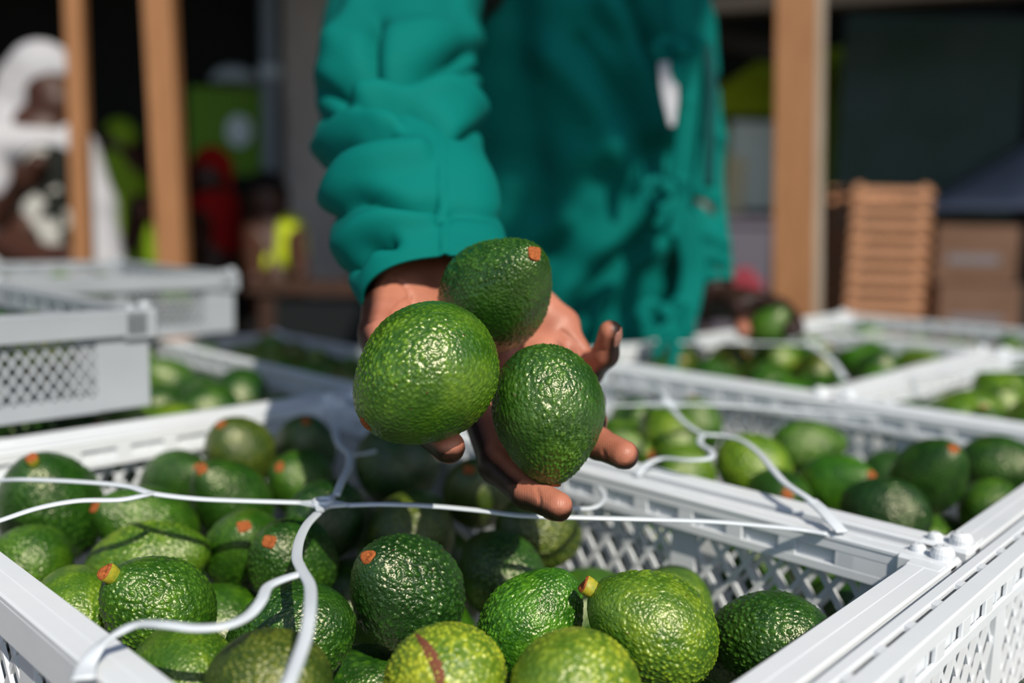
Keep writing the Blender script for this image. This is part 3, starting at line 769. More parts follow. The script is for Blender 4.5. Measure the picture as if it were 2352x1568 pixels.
# the reddish scar over the yellowish avocado
def surface_strip(a, pts, hw, name, mt):
    """a band that lies on the avocado's skin, points given in its picture outline"""
    o = a['obj']; mw = o.matrix_world.inverted(); me = o.data
    kd = kdtree.KDTree(len(me.vertices))
    for v in me.vertices: kd.insert(v.co, v.index)
    kd.balance()
    path = catmull([np.array(p) for p in pts], 8); V = []; F = []
    dc = (a['p'] - CAMP) @ F0
    rows = []
    for k, (x, y, wd) in enumerate(path):
        row = []
        for j, s_ in enumerate(np.linspace(-1, 1, 5)):
            px, py = x + s_ * wd * hw, y
            P0 = CAMP; dirn = at(px, py, 1.0) - CAMP; dirn /= np.linalg.norm(dirn)
            l0 = mw @ Vector(P0); l1 = (mw.to_3x3() @ Vector(dirn)).normalized()
            # ray against the unit-ish ellipsoid
            Lz = VAR[a['var']][1]; A_ = Vector((l1.x, l1.y, l1.z / Lz)); B_ = Vector((l0.x, l0.y, l0.z / Lz))
            aa = A_.dot(A_); bb = 2 * A_.dot(B_); cc = B_.dot(B_) - 1; D = bb * bb - 4 * aa * cc
            t = (-bb - math.sqrt(max(D, 0))) / (2 * aa); q = l0 + l1 * t
            acc = Vector((0, 0, 0)); fs = kd.find_n(q, 5)
            for c in fs: acc += c[0] 
            c = acc / 5; nn = c.normalized(); row.append(c + nn * (.012 if abs(s_) < .9 else -.008))
        rows.append(row)
    for r in rows: V += [tuple(v) for v in r]
    for i in range(len(rows) - 1):
        for j in range(4): F.append((i * 5 + j, i * 5 + j + 1, (i + 1) * 5 + j + 1, (i + 1) * 5 + j))
    link(name, mesh_np(name, V, F, mt), o)
sc = [a for a in AVO if 'reddish brown scar' in a['label']][0]
cx, cy, _ = project(sc['p'])
def scar():
    pts = [(cx - 62, cy - 118, 8), (cx - 40, cy - 92, 22), (cx - 22, cy - 60, 26), (cx - 8, cy - 20, 20), (cx - 10, cy + 30, 24)]
    surface_strip(sc, pts, .75, 'scar', M['scar'])
scar()

# ------------------------------------------------------------------ net cords laid over the crates
def cord(parent, pts, hw=.0026, z=.008, name='cord', ends=None, ht=.0011):
    P = []
    for i, p in enumerate(pts):
        zz = (p[2] if len(p) > 2 else z) * 1.6
        P.append(atz(p[0], p[1], RIM + zz))
    V, F = ribbon(P, hw, ht, n=8, widths=ends)
    return link(name, mesh_np(name, V, F, M['net']), parent, world=True)
def knot(parent, px, py, z, r, arms):
    """a flat moulded knot: webs that flare from a hub towards the cords, with a small ring on top"""
    z *= 1.6; c = atz(px, py, RIM + z); mb = MB(); ns = len(arms)
    V = [c + np.array([0, 0, .0014]), c - np.array([0, 0, .0014])]
    A = []
    for (ax, ay) in arms:
        q = atz(ax, ay, RIM + z); A.append(q)
    A.sort(key=lambda q: math.atan2(*(q - c)[:2][::-1]))
    ring = []
    for i in range(ns):
        a, b = A[i], A[(i + 1) % ns]
        for t in np.linspace(0, 1, 7)[:-1]:
            e = a * (1 - t) + b * t; mid = c + (e - c) * (1 - 1.75 * t * (1 - t))
            ring.append(mid)
    n = len(ring)
    for q in ring: V += [q + np.array([0, 0, .0009]), q - np.array([0, 0, .0009])]
    F = []
    for i in range(n):
        j = (i + 1) % n; a, b = 2 + 2 * i, 2 + 2 * j
        F += [(0, a, b), (1, b + 1, a + 1), (a, a + 1, b + 1, b)]
    k = link('knot', mesh_np('knot', V, F, M['net'], False), parent, world=True)
    seg = 20; V = []; F = []
    for i in range(seg):
        a = 2 * math.pi * i / seg
        for j in range(8):
            b = 2 * math.pi * j / 8; rr = r + .0013 * math.cos(b)
            V.append(c + np.array([rr * math.cos(a), rr * math.sin(a), .0016 + .0013 * math.sin(b)]))
    for i in range(seg):
        for j in range(8): F.append((i * 8 + j, ((i + 1) % seg) * 8 + j, ((i + 1) % seg) * 8 + (j + 1) % 8, i * 8 + (j + 1) % 8))
    link('ring', mesh_np('ring', V, F, M['net']), k, world=True)
def net(px, py, label):
    return empty('cord_net', atz(px, py, RIM + .006), label, 'net')
n1 = net(745, 1153, 'white net cord over the near crate, knotted left of the hand')
cord(n1, [(-60, 1105, .004), (0, 1103, .006), (60, 1101, .009), (180, 1106, .011), (290, 1116, .012), (350, 1133, .012), (450, 1145, .011), (560, 1150, .010), (690, 1154, .009)])
cord(n1, [(-60, 1213, .006), (0, 1195, .009), (90, 1166, .012), (180, 1150, .013), (270, 1148, .013), (320, 1140, .013), (352, 1133, .012)])
cord(n1, [(800, 1160, .009), (880, 1158, .010), (990, 1162, .010), (1100, 1172, .010), (1200, 1184, .010), (1350, 1189, .010), (1500, 1193, .009), (1640, 1198, .006), (1760, 1208, .003), (1840, 1216, .001), (1900, 1226, .0004)])
cord(n1, [(772, 1138, .009), (785, 1105, .010), (802, 1070, .009), (800, 1040, .007), (778, 1020, .005), (769, 985, .003), (778, 955, .003)])
cord(n1, [(800, 1046, .007), (835, 1042, .004), (862, 1036, .003)], hw=.0018)
cord(n1, [(730, 1178, .009), (705, 1205, .010), (688, 1240, .011), (682, 1280, .012), (693, 1308, .013), (712, 1345, .014), (712, 1400, .015), (704, 1455, .014), (686, 1510, .013), (660, 1575, .012), (636, 1620, .01)], hw=.0027)
cord(n1, [(700, 1315, .013), (650, 1330, .013), (615, 1348, .013), (600, 1380, .013), (570, 1414, .012), (520, 1436, .012), (450, 1442, .012), (380, 1434, .012), (320, 1433, .010), (270, 1453, .008), (232, 1482, .005), (200, 1525, .002), (192, 1560, .001)], hw=.0026, ends=[1, 1, 1, 1, 1, 1.2, 1.8])
knot(n1, 742, 1156, .009, .0052, [(680, 1154), (728, 1182), (812, 1160), (772, 1134)])
cord(n1, [(1290, 1165, .004), (1345, 1168, .003), (1375, 1160, .003), (1388, 1140, .002), (1375, 1118, .002)], hw=.0018)
n2 = net(1535, 925, 'white plastic net cord over the second crate with an S shaped loop, right of hand')
cord(n2, [(1360, 930, .006), (1430, 931, .008), (1500, 928, .01)])
cord(n2, [(1570, 928, .010), (1650, 931, .008), (1780, 938, .006), (1900, 946, .004), (2010, 957, .002)])
cord(n2, [(1545, 940, .010), (1570, 968, .010), (1612, 995, .010), (1660, 1000, .010), (1705, 1012, .010), (1745, 1042, .010), (1775, 1078, .010), (1805, 1110, .009), (1850, 1140, .008), (1885, 1165, .006)], hw=.0028)
cord(n2, [(1613, 996, .010), (1608, 1018, .010), (1634, 1036, .010), (1630, 1052, .010), (1580, 1056, .009), (1525, 1052, .007), (1490, 1063, .005), (1470, 1080, .003), (1462, 1092, .001)], hw=.0026, ends=[1, 1, 1, 1, 1.3])
cord(n2, [(1862, 1148, .007), (1890, 1172, .006), (1915, 1200, .004), (1935, 1222, .002)], hw=.0046)
cord(n2, [(1530, 912, .010), (1500, 890, .007), (1440, 862, .004)])
knot(n2, 1535, 927, .010, .0052, [(1492, 928), (1580, 929), (1548, 946), (1524, 906)])
n3 = net(1860, 790, 'white plastic net cord over the far crate in front of the left hand, blurred')
cord(n3, [(1380, 792, .010), (1480, 789, .012), (1600, 787, .014), (1720, 788, .014), (1850, 790, .012)], hw=.0035)
cord(n3, [(1865, 792, .012), (1895, 815, .010), (1920, 840, .006), (1938, 868, .002)], hw=.0045)
cord(n3, [(1870, 788, .012), (1960, 772, .010), (2040, 762, .006), (2120, 765, .003)], hw=.003)
knot(n3, 1858, 790, .012, .006, [(1825, 790), (1892, 788), (1878, 806), (1852, 778)])
n4 = net(2200, 852, 'white plastic net cord over the far right crate at the right edge of the photo')
cord(n4, [(2085, 868, .003), (2180, 856, .010), (2280, 850, .012), (2400, 850, .012)], hw=.0035)

# ------------------------------------------------------------------ the worker in teal
P_ = lambda px, py, d: at(px, py, d)
wk_loc = at(1335, 860, 1.44); 
worker = empty('person', (wk_loc[0], wk_loc[1], 0), 'person in teal green wrap coverall leaning over the crates, holding out three avocados', 'person')

# right hand: bones with a palm-side direction each
W0 = cs(-.055, .043, .612)
Ct = [cs(-.0451, -.0166, .47), cs(.0205, -.0396, .497), cs(-.0067, .032, .53)]
def bone(a, b, ra, rb, k=.004): return (np.array(a), np.array(b), ra, rb, k)
hand = []
# forearm and wrist
fa = at(965, 430, .70)
hand += [bone(fa + CR * .010, cs(-.040, .058, .632), .027, .0195, .012), bone(fa - CR * .010, cs(-.072, .055, .622), .027, .0195, .012)]
wr = [cs(-.036, .050, .618), cs(-.052, .046, .612), cs(-.072, .042, .606)]
mcp = {'index': cs(-.021, -.040, .556), 'middle': cs(.0035, -.030, .570), 'ring': cs(.0200, -.010, .584), 'pinky': cs(.0315, .010, .597)}
hand += [bone(wr[2], mcp['index'], .0150, .0128, .010), bone(wr[1], mcp['middle'], .0155, .0128, .010),
         bone(wr[1], mcp['ring'], .0155, .0120, .010), bone(wr[0], mcp['pinky'], .0165, .0120, .010),
         bone(cs(-.020, .040, .612), cs(.018, .022, .602), .0135, .0120, .010),           # hypothenar
         bone(mcp['index'], mcp['middle'], .011, .011, .008), bone(mcp['middle'], mcp['ring'], .011, .011, .008), bone(mcp['ring'], mcp['pinky'], .011, .011, .008)]
# thumb: thenar, two phalanges
th = [cs(-.080, .036, .596), cs(-.0800, .004, .556), cs(-.0600, -.040, .522), cs(-.0335, -.0560, .484)]
hand += [bone(cs(-.070, .038, .600), cs(-.0745, .014, .574), .0175, .0165, .008), bone(th[0], th[1], .0165, .0135, .006), bone(th[1], th[2], .0125, .0105, .005), bone(th[2], th[3], .0105, .0088, .004),
         bone(cs(-.060, .020, .590), cs(-.045, .000, .574), .0145, .012, .010)]
fing = {'index': [mcp['index'], cs(-.0085, -.0710, .524), cs(.0085, -.0830, .503), cs(.0245, -.0875, .484)],
        'middle': [mcp['middle'], cs(.0360, -.0500, .549), cs(.0500, -.0590, .528), cs(.0625, -.0630, .507)],
        'ring': [mcp['ring'], cs(.0410, -.0260, .578), cs(.0480, -.0370, .560), cs(.0490, -.0490, .543)],
        'pinky': [mcp['pinky'], cs(.0490, -.0190, .582), cs(.0580, -.0080, .565), cs(.0595, .0060, .552)]}
rad = {'index': (.0112, .0100, .0092, .0080), 'middle': (.0112, .0100, .0092, .0082), 'ring': (.0108, .0096, .0088, .0076), 'pinky': (.0100, .0088, .0080, .0070)}
for f_, J in fing.items():
    r = rad[f_]
    for i in range(3): hand.append(bone(J[i], J[i + 1], r[i], r[i + 1], .0035))
    hand.append(bone(J[1], J[1], r[1] * 1.05, r[1] * 1.05, .003))
# creases: palm lines and wrist lines
carve = []
def crease(pts, r=.0016, k=.0018):
    for a, b in zip(pts[:-1], pts[1:]): carve.append((np.array(a), np.array(b), r, k))
HV, HF = sdf_mesh(hand, .00135, .006)
def relax(V, F, n=2, f=.5):
    F = np.asarray(F); E = np.concatenate([F[:, [0, 1]], F[:, [1, 2]], F[:, [2, 3]], F[:, [3, 0]]])
    for _ in range(n):
        A = np.zeros_like(V); c = np.zeros(len(V))
        np.add.at(A, E[:, 0], V[E[:, 1]]); np.add.at(A, E[:, 1], V[E[:, 0]]); np.add.at(c, E[:, 0], 1); np.add.at(c, E[:, 1], 1)
        V = V + (A / c[:, None] - V) * f
    return V
HV = relax(HV, HF, 3)
# crease lines of the palm, thumb web and wrist pressed into the skin (picture-side polylines on the palm)
HN = vnormals(HV, HF)
if (HN * (HV - HV.mean(0))).sum() < 0: HN = -HN
hp = (HV - CAMP); hd = hp @ F0; HPX = np.stack([1176 + FPX * (hp @ CR) / hd, 784 - FPX * (hp @ CU) / hd], 1)
front = np.einsum('ij,ij->i', HN, -hp) > 0
def seg_dist(Q, pts):
    D = np.full(len(Q), 1e9); pts = catmull([np.array(p, float) for p in pts], 6)
    for a, b in zip(pts[:-1], pts[1:]):
        d = b - a; t = np.clip(((Q - a) @ d) / (d @ d + 1e-9), 0, 1); D = np.minimum(D, np.linalg.norm(Q - a - t[:, None] * d, axis=1))
    return D
for pts, wd, dp in (([(893, 742), (905, 712), (925, 692), (943, 680), (930, 655), (905, 640)], 4.5, .0016), ([(943, 680), (950, 705), (955, 720)], 4, .0012), ([(935, 655), (975, 660), (1005, 668)], 3.5, .0006),
                    ([(880, 655), (900, 632), (935, 612)], 4, .0005), ([(1290, 760), (1310, 775), (1345, 805)], 5, .0012), ([(1358, 812), (1372, 800), (1385, 803)], 4, .0010),
                    ([(1385, 1035), (1392, 1060), (1390, 1085)], 4, .0007), ([(1232, 1120), (1240, 1150), (1236, 1172)], 4, .0007)):
    g = np.exp(-(seg_dist(HPX, pts) / wd) ** 2) * front; HV = HV - HN * (dp * g)[:, None]
HN = vnormals(HV, HF)
if (HN * (HV - HV.mean(0))).sum() < 0: HN = -HN
# palm side of the skin: paler than the back of the hand
def near_bone(V, bones):
    best = np.full(len(V), 1e9); pd = np.zeros((len(V), 3))
    for a, b, pdv in bones:
        a = np.asarray(a); b = np.asarray(b); d = b - a; t = np.clip(((V - a) @ d) / (d @ d + 1e-9), 0, 1)
        q = a + t[:, None] * d; D = np.linalg.norm(V - q, axis=1); mk = D < best; best[mk] = D[mk]; pd[mk] = pdv
    return pd
def unit(v): v = np.asarray(v, float); return v / np.linalg.norm(v)
up_palm = unit(CU * .80 - F0 * .58 + CR * .10)
bl = [(fa, W0, up_palm)] + [(wr[i], mcp[k], up_palm if k in ('ring', 'pinky') else unit(CU * .90 - F0 * .40 + CR * .18)) for i, k in ((2, 'index'), (1, 'middle'), (1, 'ring'), (0, 'pinky'))]
cen = {'index': Ct[1], 'middle': Ct[1], 'ring': Ct[1], 'pinky': Ct[1] + CU * .02}
for f_, J in fing.items():
    for i in range(3):
        mid = (J[i] + J[i + 1]) / 2; ax = unit(J[i + 1] - J[i]); pdv = cen[f_] - mid; pdv = unit(pdv - ax * (pdv @ ax))
        if f_ in ('index', 'middle') and i > 1: pdv = unit(pdv * .5 + (-F0) * .6 + CU * .45)
        if f_ == 'index' and i < 2: pdv = unit(CU * .8 + CR * .6 - F0 * .05)  # turned so the dark skin colour also carries the avocado's shade on this finger
        if f_ == 'pinky' and i == 0: pdv = up_palm
        elif f_ == 'pinky': pdv = unit(-CR * .85 - F0 * .35 + CU * .1)
        bl.append((J[i], J[i + 1], pdv))
tp = [unit(CR * .80 + CU * .50 - F0 * .32), unit(CR * .6 + CU * .5 - F0 * .5), unit(CU * .8 - F0 * .40 + CR * .1)]
for i in range(3): bl.append((th[i], th[i + 1], tp[i]))
pal = np.einsum('ij,ij->i', HN, near_bone(HV, bl)) * .5 + .5

# left hand, far side: picks an avocado
lw = at(1640, 690, 1.40)
LB = [bone(at(1610, 560, 1.425), lw, .029, .028, .01)]
lm = [at(1690, 705, 1.34), at(1715, 695, 1.37), at(1740, 690, 1.40), at(1762, 692, 1.43)]
lt = [[at(1702, 740, 1.31), at(1708, 762, 1.29)], [at(1772, 700, 1.35), at(1800, 730, 1.33), at(1812, 760, 1.31)], [at(1790, 700, 1.39), at(1818, 728, 1.37), at(1828, 758, 1.35)], [at(1800, 705, 1.44), at(1822, 730, 1.43), at(1834, 752, 1.42)]]
for q in lm: LB.append(bone(lw, q, .024, .016, .01))
for q, t in zip(lm, lt):
    c = [q] + t
    for a, b in zip(c[:-1], c[1:]): LB.append(bone(a, b, .0125, .0105, .004))
LV, LF = sdf_mesh(LB, .0035, .005)
# neck, head, trunk, legs
hip = at(1325, 900, 1.64); che = at(1310, 150, 1.42); nek = at(1250, -230, 1.33)
sR = at(1010, -60, 1.26); sL = at(1540, -60, 1.42)
headc = nek + np.array([-.01, -.06, .17])
fd = unit((at(1250, -900, .8) - headc) * np.array([1, 1, 0]) + np.array([0, 0, -.35])); hs = unit(np.cross(fd, [0, 0, 1])); hu = np.cross(hs, fd)
hq = lambda x, y, z: headc + hs * x + fd * y + hu * z
BP = [bone(hip - CR * .07 + F0 * .03, che - CR * .07 + F0 * .03, .075, .075, .03), bone(hip + CR * .07 + F0 * .03, che + CR * .07 + F0 * .03, .075, .075, .03), bone(hip + F0 * .03, che + F0 * .03, .08, .08, .03), bone(che + F0 * .02, nek, .07, .05, .03), bone(at(1120, -20, 1.36), at(1470, -20, 1.42), .05, .05, .03),
      bone(at(975, -60, 1.13), at(915, 250, .83), .045, .040, .02), bone(at(975, -60, 1.13), at(1120, -20, 1.36), .045, .050, .02), bone(at(915, 250, .83), fa, .040, .034, .015),
      bone(at(1530, -40, 1.43), at(1592, 260, 1.46), .038, .034, .02), bone(at(1592, 260, 1.46), at(1610, 560, 1.42), .034, .030, .015)]
BP += [bone(hip + np.array([sx * .09, 0, -.02]), np.array([hip[0] + sx * .10, hip[1] + .02, .5]), .085, .06, .03) for sx in (-1, 1)]
BP += [bone([hip[0] + sx * .10, hip[1] + .02, .5], [hip[0] + sx * .11, hip[1] + .03, .08], .058, .04, .02) for sx in (-1, 1)]
BV, BF = sdf_mesh(BP, .010, .02)
HP = [bone(nek - np.array([0, 0, .03]), hq(0, -.02, -.05), .055, .05, .015), bone(hq(0, -.015, .03), hq(0, -.03, .03), .088, .088, .02), bone(hq(0, .02, -.02), hq(0, .035, -.06), .066, .045, .02),
      bone(hq(0, .080, .010), hq(0, .104, -.022), .009, .014, .008), bone(hq(-.012, .092, -.024), hq(.012, .092, -.024), .008, .008, .005),
      bone(hq(-.022, .080, -.052), hq(.022, .080, -.052), .007, .007, .005), bone(hq(-.018, .078, -.060), hq(.018, .078, -.060), .007, .007, .005),
      bone(hq(-.040, .066, .030), hq(.040, .066, .030), .012, .012, .010), bone(hq(0, .066, -.088), hq(0, .060, -.088), .018, .018, .012),
      bone(hq(-.082, -.01, .02), hq(-.080, -.005, -.025), .012, .009, .006), bone(hq(.082, -.01, .02), hq(.080, -.005, -.025), .012, .009, .006),
      bone(hq(-.031, .068, .012), hq(-.031, .068, .012), .0125, .0125, .003), bone(hq(.031, .068, .012), hq(.031, .068, .012), .0125, .0125, .003)]
NV, NF = sdf_mesh(HP, .0035, .012)
allV = np.concatenate([HV, LV, BV, NV]); o1, o2, o3 = len(HV), len(HV) + len(LV), len(HV) + len(LV) + len(BV)
allF = np.concatenate([HF, LF + o1, BF + o2, NF + o3])
palA = np.concatenate([pal, np.full(len(LV), .34), np.zeros(len(BV)), np.zeros(len(NV))])
lp = allV[o1:o2]; lq = np.exp(-(np.linalg.norm(lp - at(1706, 755, 1.29), axis=1) / .022) ** 2); palA[o1:o2] = .30 + .5 * lq
bme = mesh_np('body', allV, allF, M['hand'], True, {'palmar': palA})
bm = bmesh.new(); bm.from_mesh(bme); bmesh.ops.recalc_face_normals(bm, faces=bm.faces); bm.to_mesh(bme); bm.free()
body = link('body', bme, worker, world=True)
# finger nails on the back of thumb, little finger, index tips
def nail(tip, prev, back, r, ln, wd, name='nail'):
    ax = unit(np.array(tip) - np.array(prev)); bk = np.asarray(back, float); bk = unit(bk - ax * (bk @ ax)); sd_ = np.cross(ax, bk)
    V = []; F = []; n, m_ = 11, 9
    c = np.array(tip) - ax * r * .22
    for i in range(n):
        t = i / (n - 1); L = (t - .5) * ln
        for j in range(m_):
            s_ = (j / (m_ - 1) - .5) * 2
            wloc = wd * (1 - .35 * max(0, (t - .72) / .28) ** 2) * (1 - .25 * max(0, (.2 - t) / .2) ** 2)
            ang = s_ * wloc
            drop = max(0, L + r * .0) * .28 * (t > .5)
            p = c + ax * L + (bk * math.cos(ang) + sd_ * math.sin(ang)) * (r * 1.0 - drop * .9) - bk * 0
            V.append(p)
    for i in range(n - 1):
        for j in range(m_ - 1): F.append((i * m_ + j, i * m_ + j + 1, (i + 1) * m_ + j + 1, (i + 1) * m_ + j))
    o = link(name, mesh_np(name, V, F, M['nail']), body, world=True)
    md = o.modifiers.new('thick', 'SOLIDIFY'); md.thickness = .0011; md.offset = 0
    return o
nail(th[3], th[2], -CU * .75 - F0 * .35 + CR * .35, .0088, .0125, .85)
nail(fing['pinky'][3], fing['pinky'][2], CR * .75 - F0 * .55, .0070, .0105, .8)
nail(fing['index'][3], fing['index'][2], -CU * .8 + F0 * .4, .0080, .0115, .8)
nail(fing['middle'][3], fing['middle'][2], -CU * .5 + F0 * .8, .0080, .0115, .8)
nail(fing['ring'][3], fing['ring'][2], F0 * .8 + CR * .6, .0076, .0108, .8)
# hair cap and trousers, shoes
HC = [bone(hq(0, -.03, .05), hq(0, -.04, .045), .090, .092, .02), bone(hq(0, .02, .075), hq(0, -.02, .085), .068, .075, .02)]
link('hair', (lambda r: mesh_np('hair', r[0], r[1], M['black']))(sdf_mesh(HC, .008, .02)), worker, world=True)
TR = [bone(hip, hip, .16, .16, .03)] + [bone(hip + np.array([sx * .09, 0, -.04]), np.array([hip[0] + sx * .11, hip[1] + .03, .12]), .105, .075, .02) for sx in (-1, 1)]
link('trousers', (lambda r: mesh_np('trousers', r[0], r[1], M['teal_dark']))(sdf_mesh(TR, .012, .02)), worker, world=True)
for sx in (-1, 1):
    b = [bone([hip[0] + sx * .11, hip[1] + .05, .045], [hip[0] + sx * .12, hip[1] - .13, .035], .043, .038, .02)]
    r = sdf_mesh(b, .006, .01); r[0][:, 2] = np.maximum(r[0][:, 2], .002); link('shoe', mesh_np('shoe', r[0], r[1], M['black']), worker, world=True)

# jacket: sleeve + trunk as cloth with modelled folds
def fold_field(Q, folds):
    """folds: (polyline, width, height): ridges and valleys running over the cloth, polylines in the front view"""
    D = np.zeros(len(Q))
    for pts, wd, h in folds:
        D += h * np.exp(-(seg_dist(Q, pts) / wd) ** 2)
    return D
def front_xy(V):
    q = V - CAMP; d = q @ F0; return np.stack([1176 + FPX * (q @ CR) / d, 784 - FPX * (q @ CU) / d], 1)
def sleeve(keys, folds, nring=200, nseg=150, noise_seed=3):
    K = np.array([[k[0], k[1], k[2], k[3], k[4]] for k in keys], float)
    t = np.linspace(0, len(K) - 1, nring); Kc = catmull(list(K), 40); idx = np.linspace(0, len(Kc) - 1, nring).astype(int); Kc = Kc[idx]
    C = np.array([at(k[0], k[1], k[2]) for k in Kc]); T = np.gradient(C, axis=0); T /= np.linalg.norm(T, axis=1)[:, None]
    secs = []
    for c, t_, k in zip(C, T, Kc):
        a = CR - t_ * (CR @ t_); a = unit(a); b = unit(np.cross(a, t_))
        hw = k[3] * k[2] / FPX; secs.append((a * hw, b * hw * k[4]))
    V, F = loft(C, secs, nseg)
    N = vnormals(V, F)
    cen = np.repeat(C, nseg, axis=0)
    if ((V - cen) * N).sum() < 0: N = -N
    rs = np.random.RandomState(noise_seed); XY = front_xy(V); D = fold_field(XY, folds)
    for _ in range(10):
        d = rs.normal(size=3) * rs.uniform(18, 45); D += .0011 * np.sin(V @ d + rs.uniform(0, 6))
    side = np.clip(np.einsum('ij,ij->i', N, unit_rows(CAMP - V)), -.3, 1)
    D = D * 1.5 * (.35 + .65 * np.clip(side + .3, 0, 1))
    return V + N * D[:, None], F, N
def unit_rows(A): return A / np.linalg.norm(A, axis=1)[:, None]
SK = [(1003, 672, .580, 165, .66), (988, 610, .598, 178, .70), (960, 500, .640, 191, .82), (940, 430, .685, 188, .88), (925, 350, .745, 183, .95), (915, 260, .815, 180, 1.0), (912, 160, .890, 172, 1.0), (922, 60, .985, 166, 1.0), (940, -40, 1.09, 158, 1.05), (970, -130, 1.19, 150, 1.1)]
sl_folds = [
 ([(1015, 275), (1016, 400), (1020, 500), (1022, 600)], 6, .0022),          # pressed crease
 ([(770, 215), (850, 175), (960, 150), (1060, 130)], 20, -.019),            # deep elbow fold
 ([(860, 205), (960, 195), (1050, 175), (1085, 165)], 16, -.014),
 ([(800, 120), (900, 90), (1000, 75), (1080, 90)], 30, .008),
 ([(845, 240), (930, 205), (1030, 215), (1095, 255)], 20, .013),
 ([(850, 270), (920, 245), (990, 262), (1050, 300), (1090, 300)], 13, -.013),
 ([(750, 270), (800, 215), (850, 150), (870, 60)], 20, -.014),
 ([(745, 340), (800, 300), (850, 290), (900, 300)], 20, .008),
 ([(745, 400), (790, 350), (850, 335), (900, 320)], 15, -.012),
 ([(760, 460), (810, 400), (880, 370), (960, 350)], 26, .007),
 ([(765, 500), (830, 460), (930, 475), (1000, 470)], 20, -.009),
 ([(800, 560), (860, 520), (950, 500), (1010, 480)], 22, .005),
 ([(815, 620), (850, 570), (900, 560)], 16, -.008),
 ([(1010, 500), (1050, 480), (1110, 490), (1150, 500)], 16, -.004),
 ([(1050, 20), (1070, 90), (1090, 180)], 16, .008), ([(820, 10), (790, 100), (760, 180)], 22, .009)]
sv, sf, sn = sleeve(SK, sl_folds)
# trunk
TK = [(1360, 1130, 1.62, 245, .55), (1355, 1000, 1.60, 248, .55), (1345, 860, 1.57, 252, .55), (1328, 700, 1.54, 255, .56), (1312, 500, 1.48, 260, .58), (1305, 300, 1.43, 268, .60), (1300, 100, 1.40, 285, .60), (1290, -40, 1.37, 300, .56), (1275, -130, 1.35, 235, .5), (1262, -200, 1.34, 120, .7), (1258, -240, 1.33, 95, .85)]
tr_folds = [
 ([(1540, 430), (1440, 500), (1340, 590), (1270, 690), (1240, 780)], 34, .020), ([(1500, 560), (1420, 620), (1350, 720), (1320, 790)], 26, .014),
 ([(1450, 560), (1370, 640), (1310, 740)], 18, -.012), ([(1300, 380), (1380, 330), (1480, 300), (1540, 300)], 40, .010),
 ([(1260, 140), (1350, 230), (1440, 400), (1500, 470)], 36, .013), ([(1330, 100), (1420, 220), (1490, 380)], 24, -.012),
 ([(1390, 0), (1450, 120), (1510, 300)], 24, .012), ([(1450, 0), (1490, 110), (1510, 200)], 14, -.012), ([(1180, 0), (1200, 200), (1230, 400), (1260, 560)], 50, -.012),
 ([(1120, 620), (1200, 560), (1290, 500)], 30, .012), ([(1130, 760), (1200, 680), (1260, 600)], 30, -.010)]
tv, tf, tn = sleeve(TK, tr_folds, 170, 180, 5)
LK = [(1640, 655, 1.40, 46, .95), (1628, 600, 1.41, 54, .95), (1612, 500, 1.43, 58, 1.0), (1600, 380, 1.45, 60, 1.0), (1592, 260, 1.46, 60, 1.0), (1575, 120, 1.45, 66, 1.0), (1550, 0, 1.44, 80, 1.0), (1520, -80, 1.42, 95, 1.0)]
l_folds = [([(1560, 180), (1600, 200), (1650, 190)], 12, -.010), ([(1560, 330), (1600, 300), (1645, 320)], 16, .008), ([(1560, 480), (1600, 460), (1650, 480)], 14, -.010), ([(1570, 560), (1620, 540), (1665, 560)], 14, .008), ([(1590, 640), (1630, 610), (1670, 620)], 12, -.008)]
lv, lf, ln = sleeve(LK, l_folds, 110, 80, 7)
jv = np.concatenate([sv, tv, lv]); jf = list(sf) + [tuple(i + len(sv) for i in f) for f in tf] + [tuple(i + len(sv) + len(tv) for i in f) for f in lf]
jk = link('wrap_coverall', mesh_np('wrap_coverall', jv, jf, M['teal']), worker, world=True)
md = jk.modifiers.new('cloth', 'SOLIDIFY'); md.thickness = .0022; md.offset = -1
# cuff hem: stitched band around the sleeve end
def band_along(name, pts, hw, ht, parent, mt, dadd=0.0, ends=None, label=None, facing=None):
    P = [at(p[0], p[1], p[2] + dadd) for p in pts]
    V, F = ribbon(P, hw, ht, up=facing if facing is not None else -F0, n=10, seg=12, widths=ends)
    return link(name, mesh_np(name, V, F, mt), parent, label, world=True)
# overlapping front edge and its ties
band_along('front_edge', [(1560, -60, 1.245), (1562, 40, 1.25), (1582, 110, 1.26), (1590, 190, 1.27), (1578, 330, 1.28), (1562, 430, 1.29), (1575, 530, 1.30), (1592, 620, 1.31), (1570, 730, 1.31), (1540, 800, 1.32)], .019, .006, jk, M['teal'])
def bow(cx, cy, d, s=1.0):
    t = empty_part = None
    band_along('tie', [(cx, cy, d), (cx - 30 * s, cy - 22 * s, d - .012), (cx - 58 * s, cy - 4 * s, d - .012), (cx - 40 * s, cy + 18 * s, d - .006), (cx, cy + 2, d)], .006, .0022, jk, M['teal'])
    band_along('tie', [(cx, cy, d), (cx + 26 * s, cy - 26 * s, d - .012), (cx + 52 * s, cy - 16 * s, d - .012), (cx + 34 * s, cy + 12 * s, d - .006), (cx, cy + 2, d)], .006, .0022, jk, M['teal'])
    band_along('tie', [(cx, cy, d), (cx + 10 * s, cy + 34 * s, d - .012), (cx + 22 * s, cy + 80 * s, d - .008), (cx + 16 * s, cy + 130 * s, d - .006)], .007, .0020, jk, M['teal'])
    band_along('tie', [(cx, cy, d), (cx - 12 * s, cy + 36 * s, d - .012), (cx - 8 * s, cy + 70 * s, d - .010), (cx - 26 * s, cy + 104 * s, d - .006)], .007, .0020, jk, M['teal'])
    band_along('tie_knot', [(cx - 12, cy, d - .016), (cx, cy - 2, d - .022), (cx + 12, cy, d - .016)], .011, .007, jk, M['teal'], ends=[.4, 1, 1, .4])
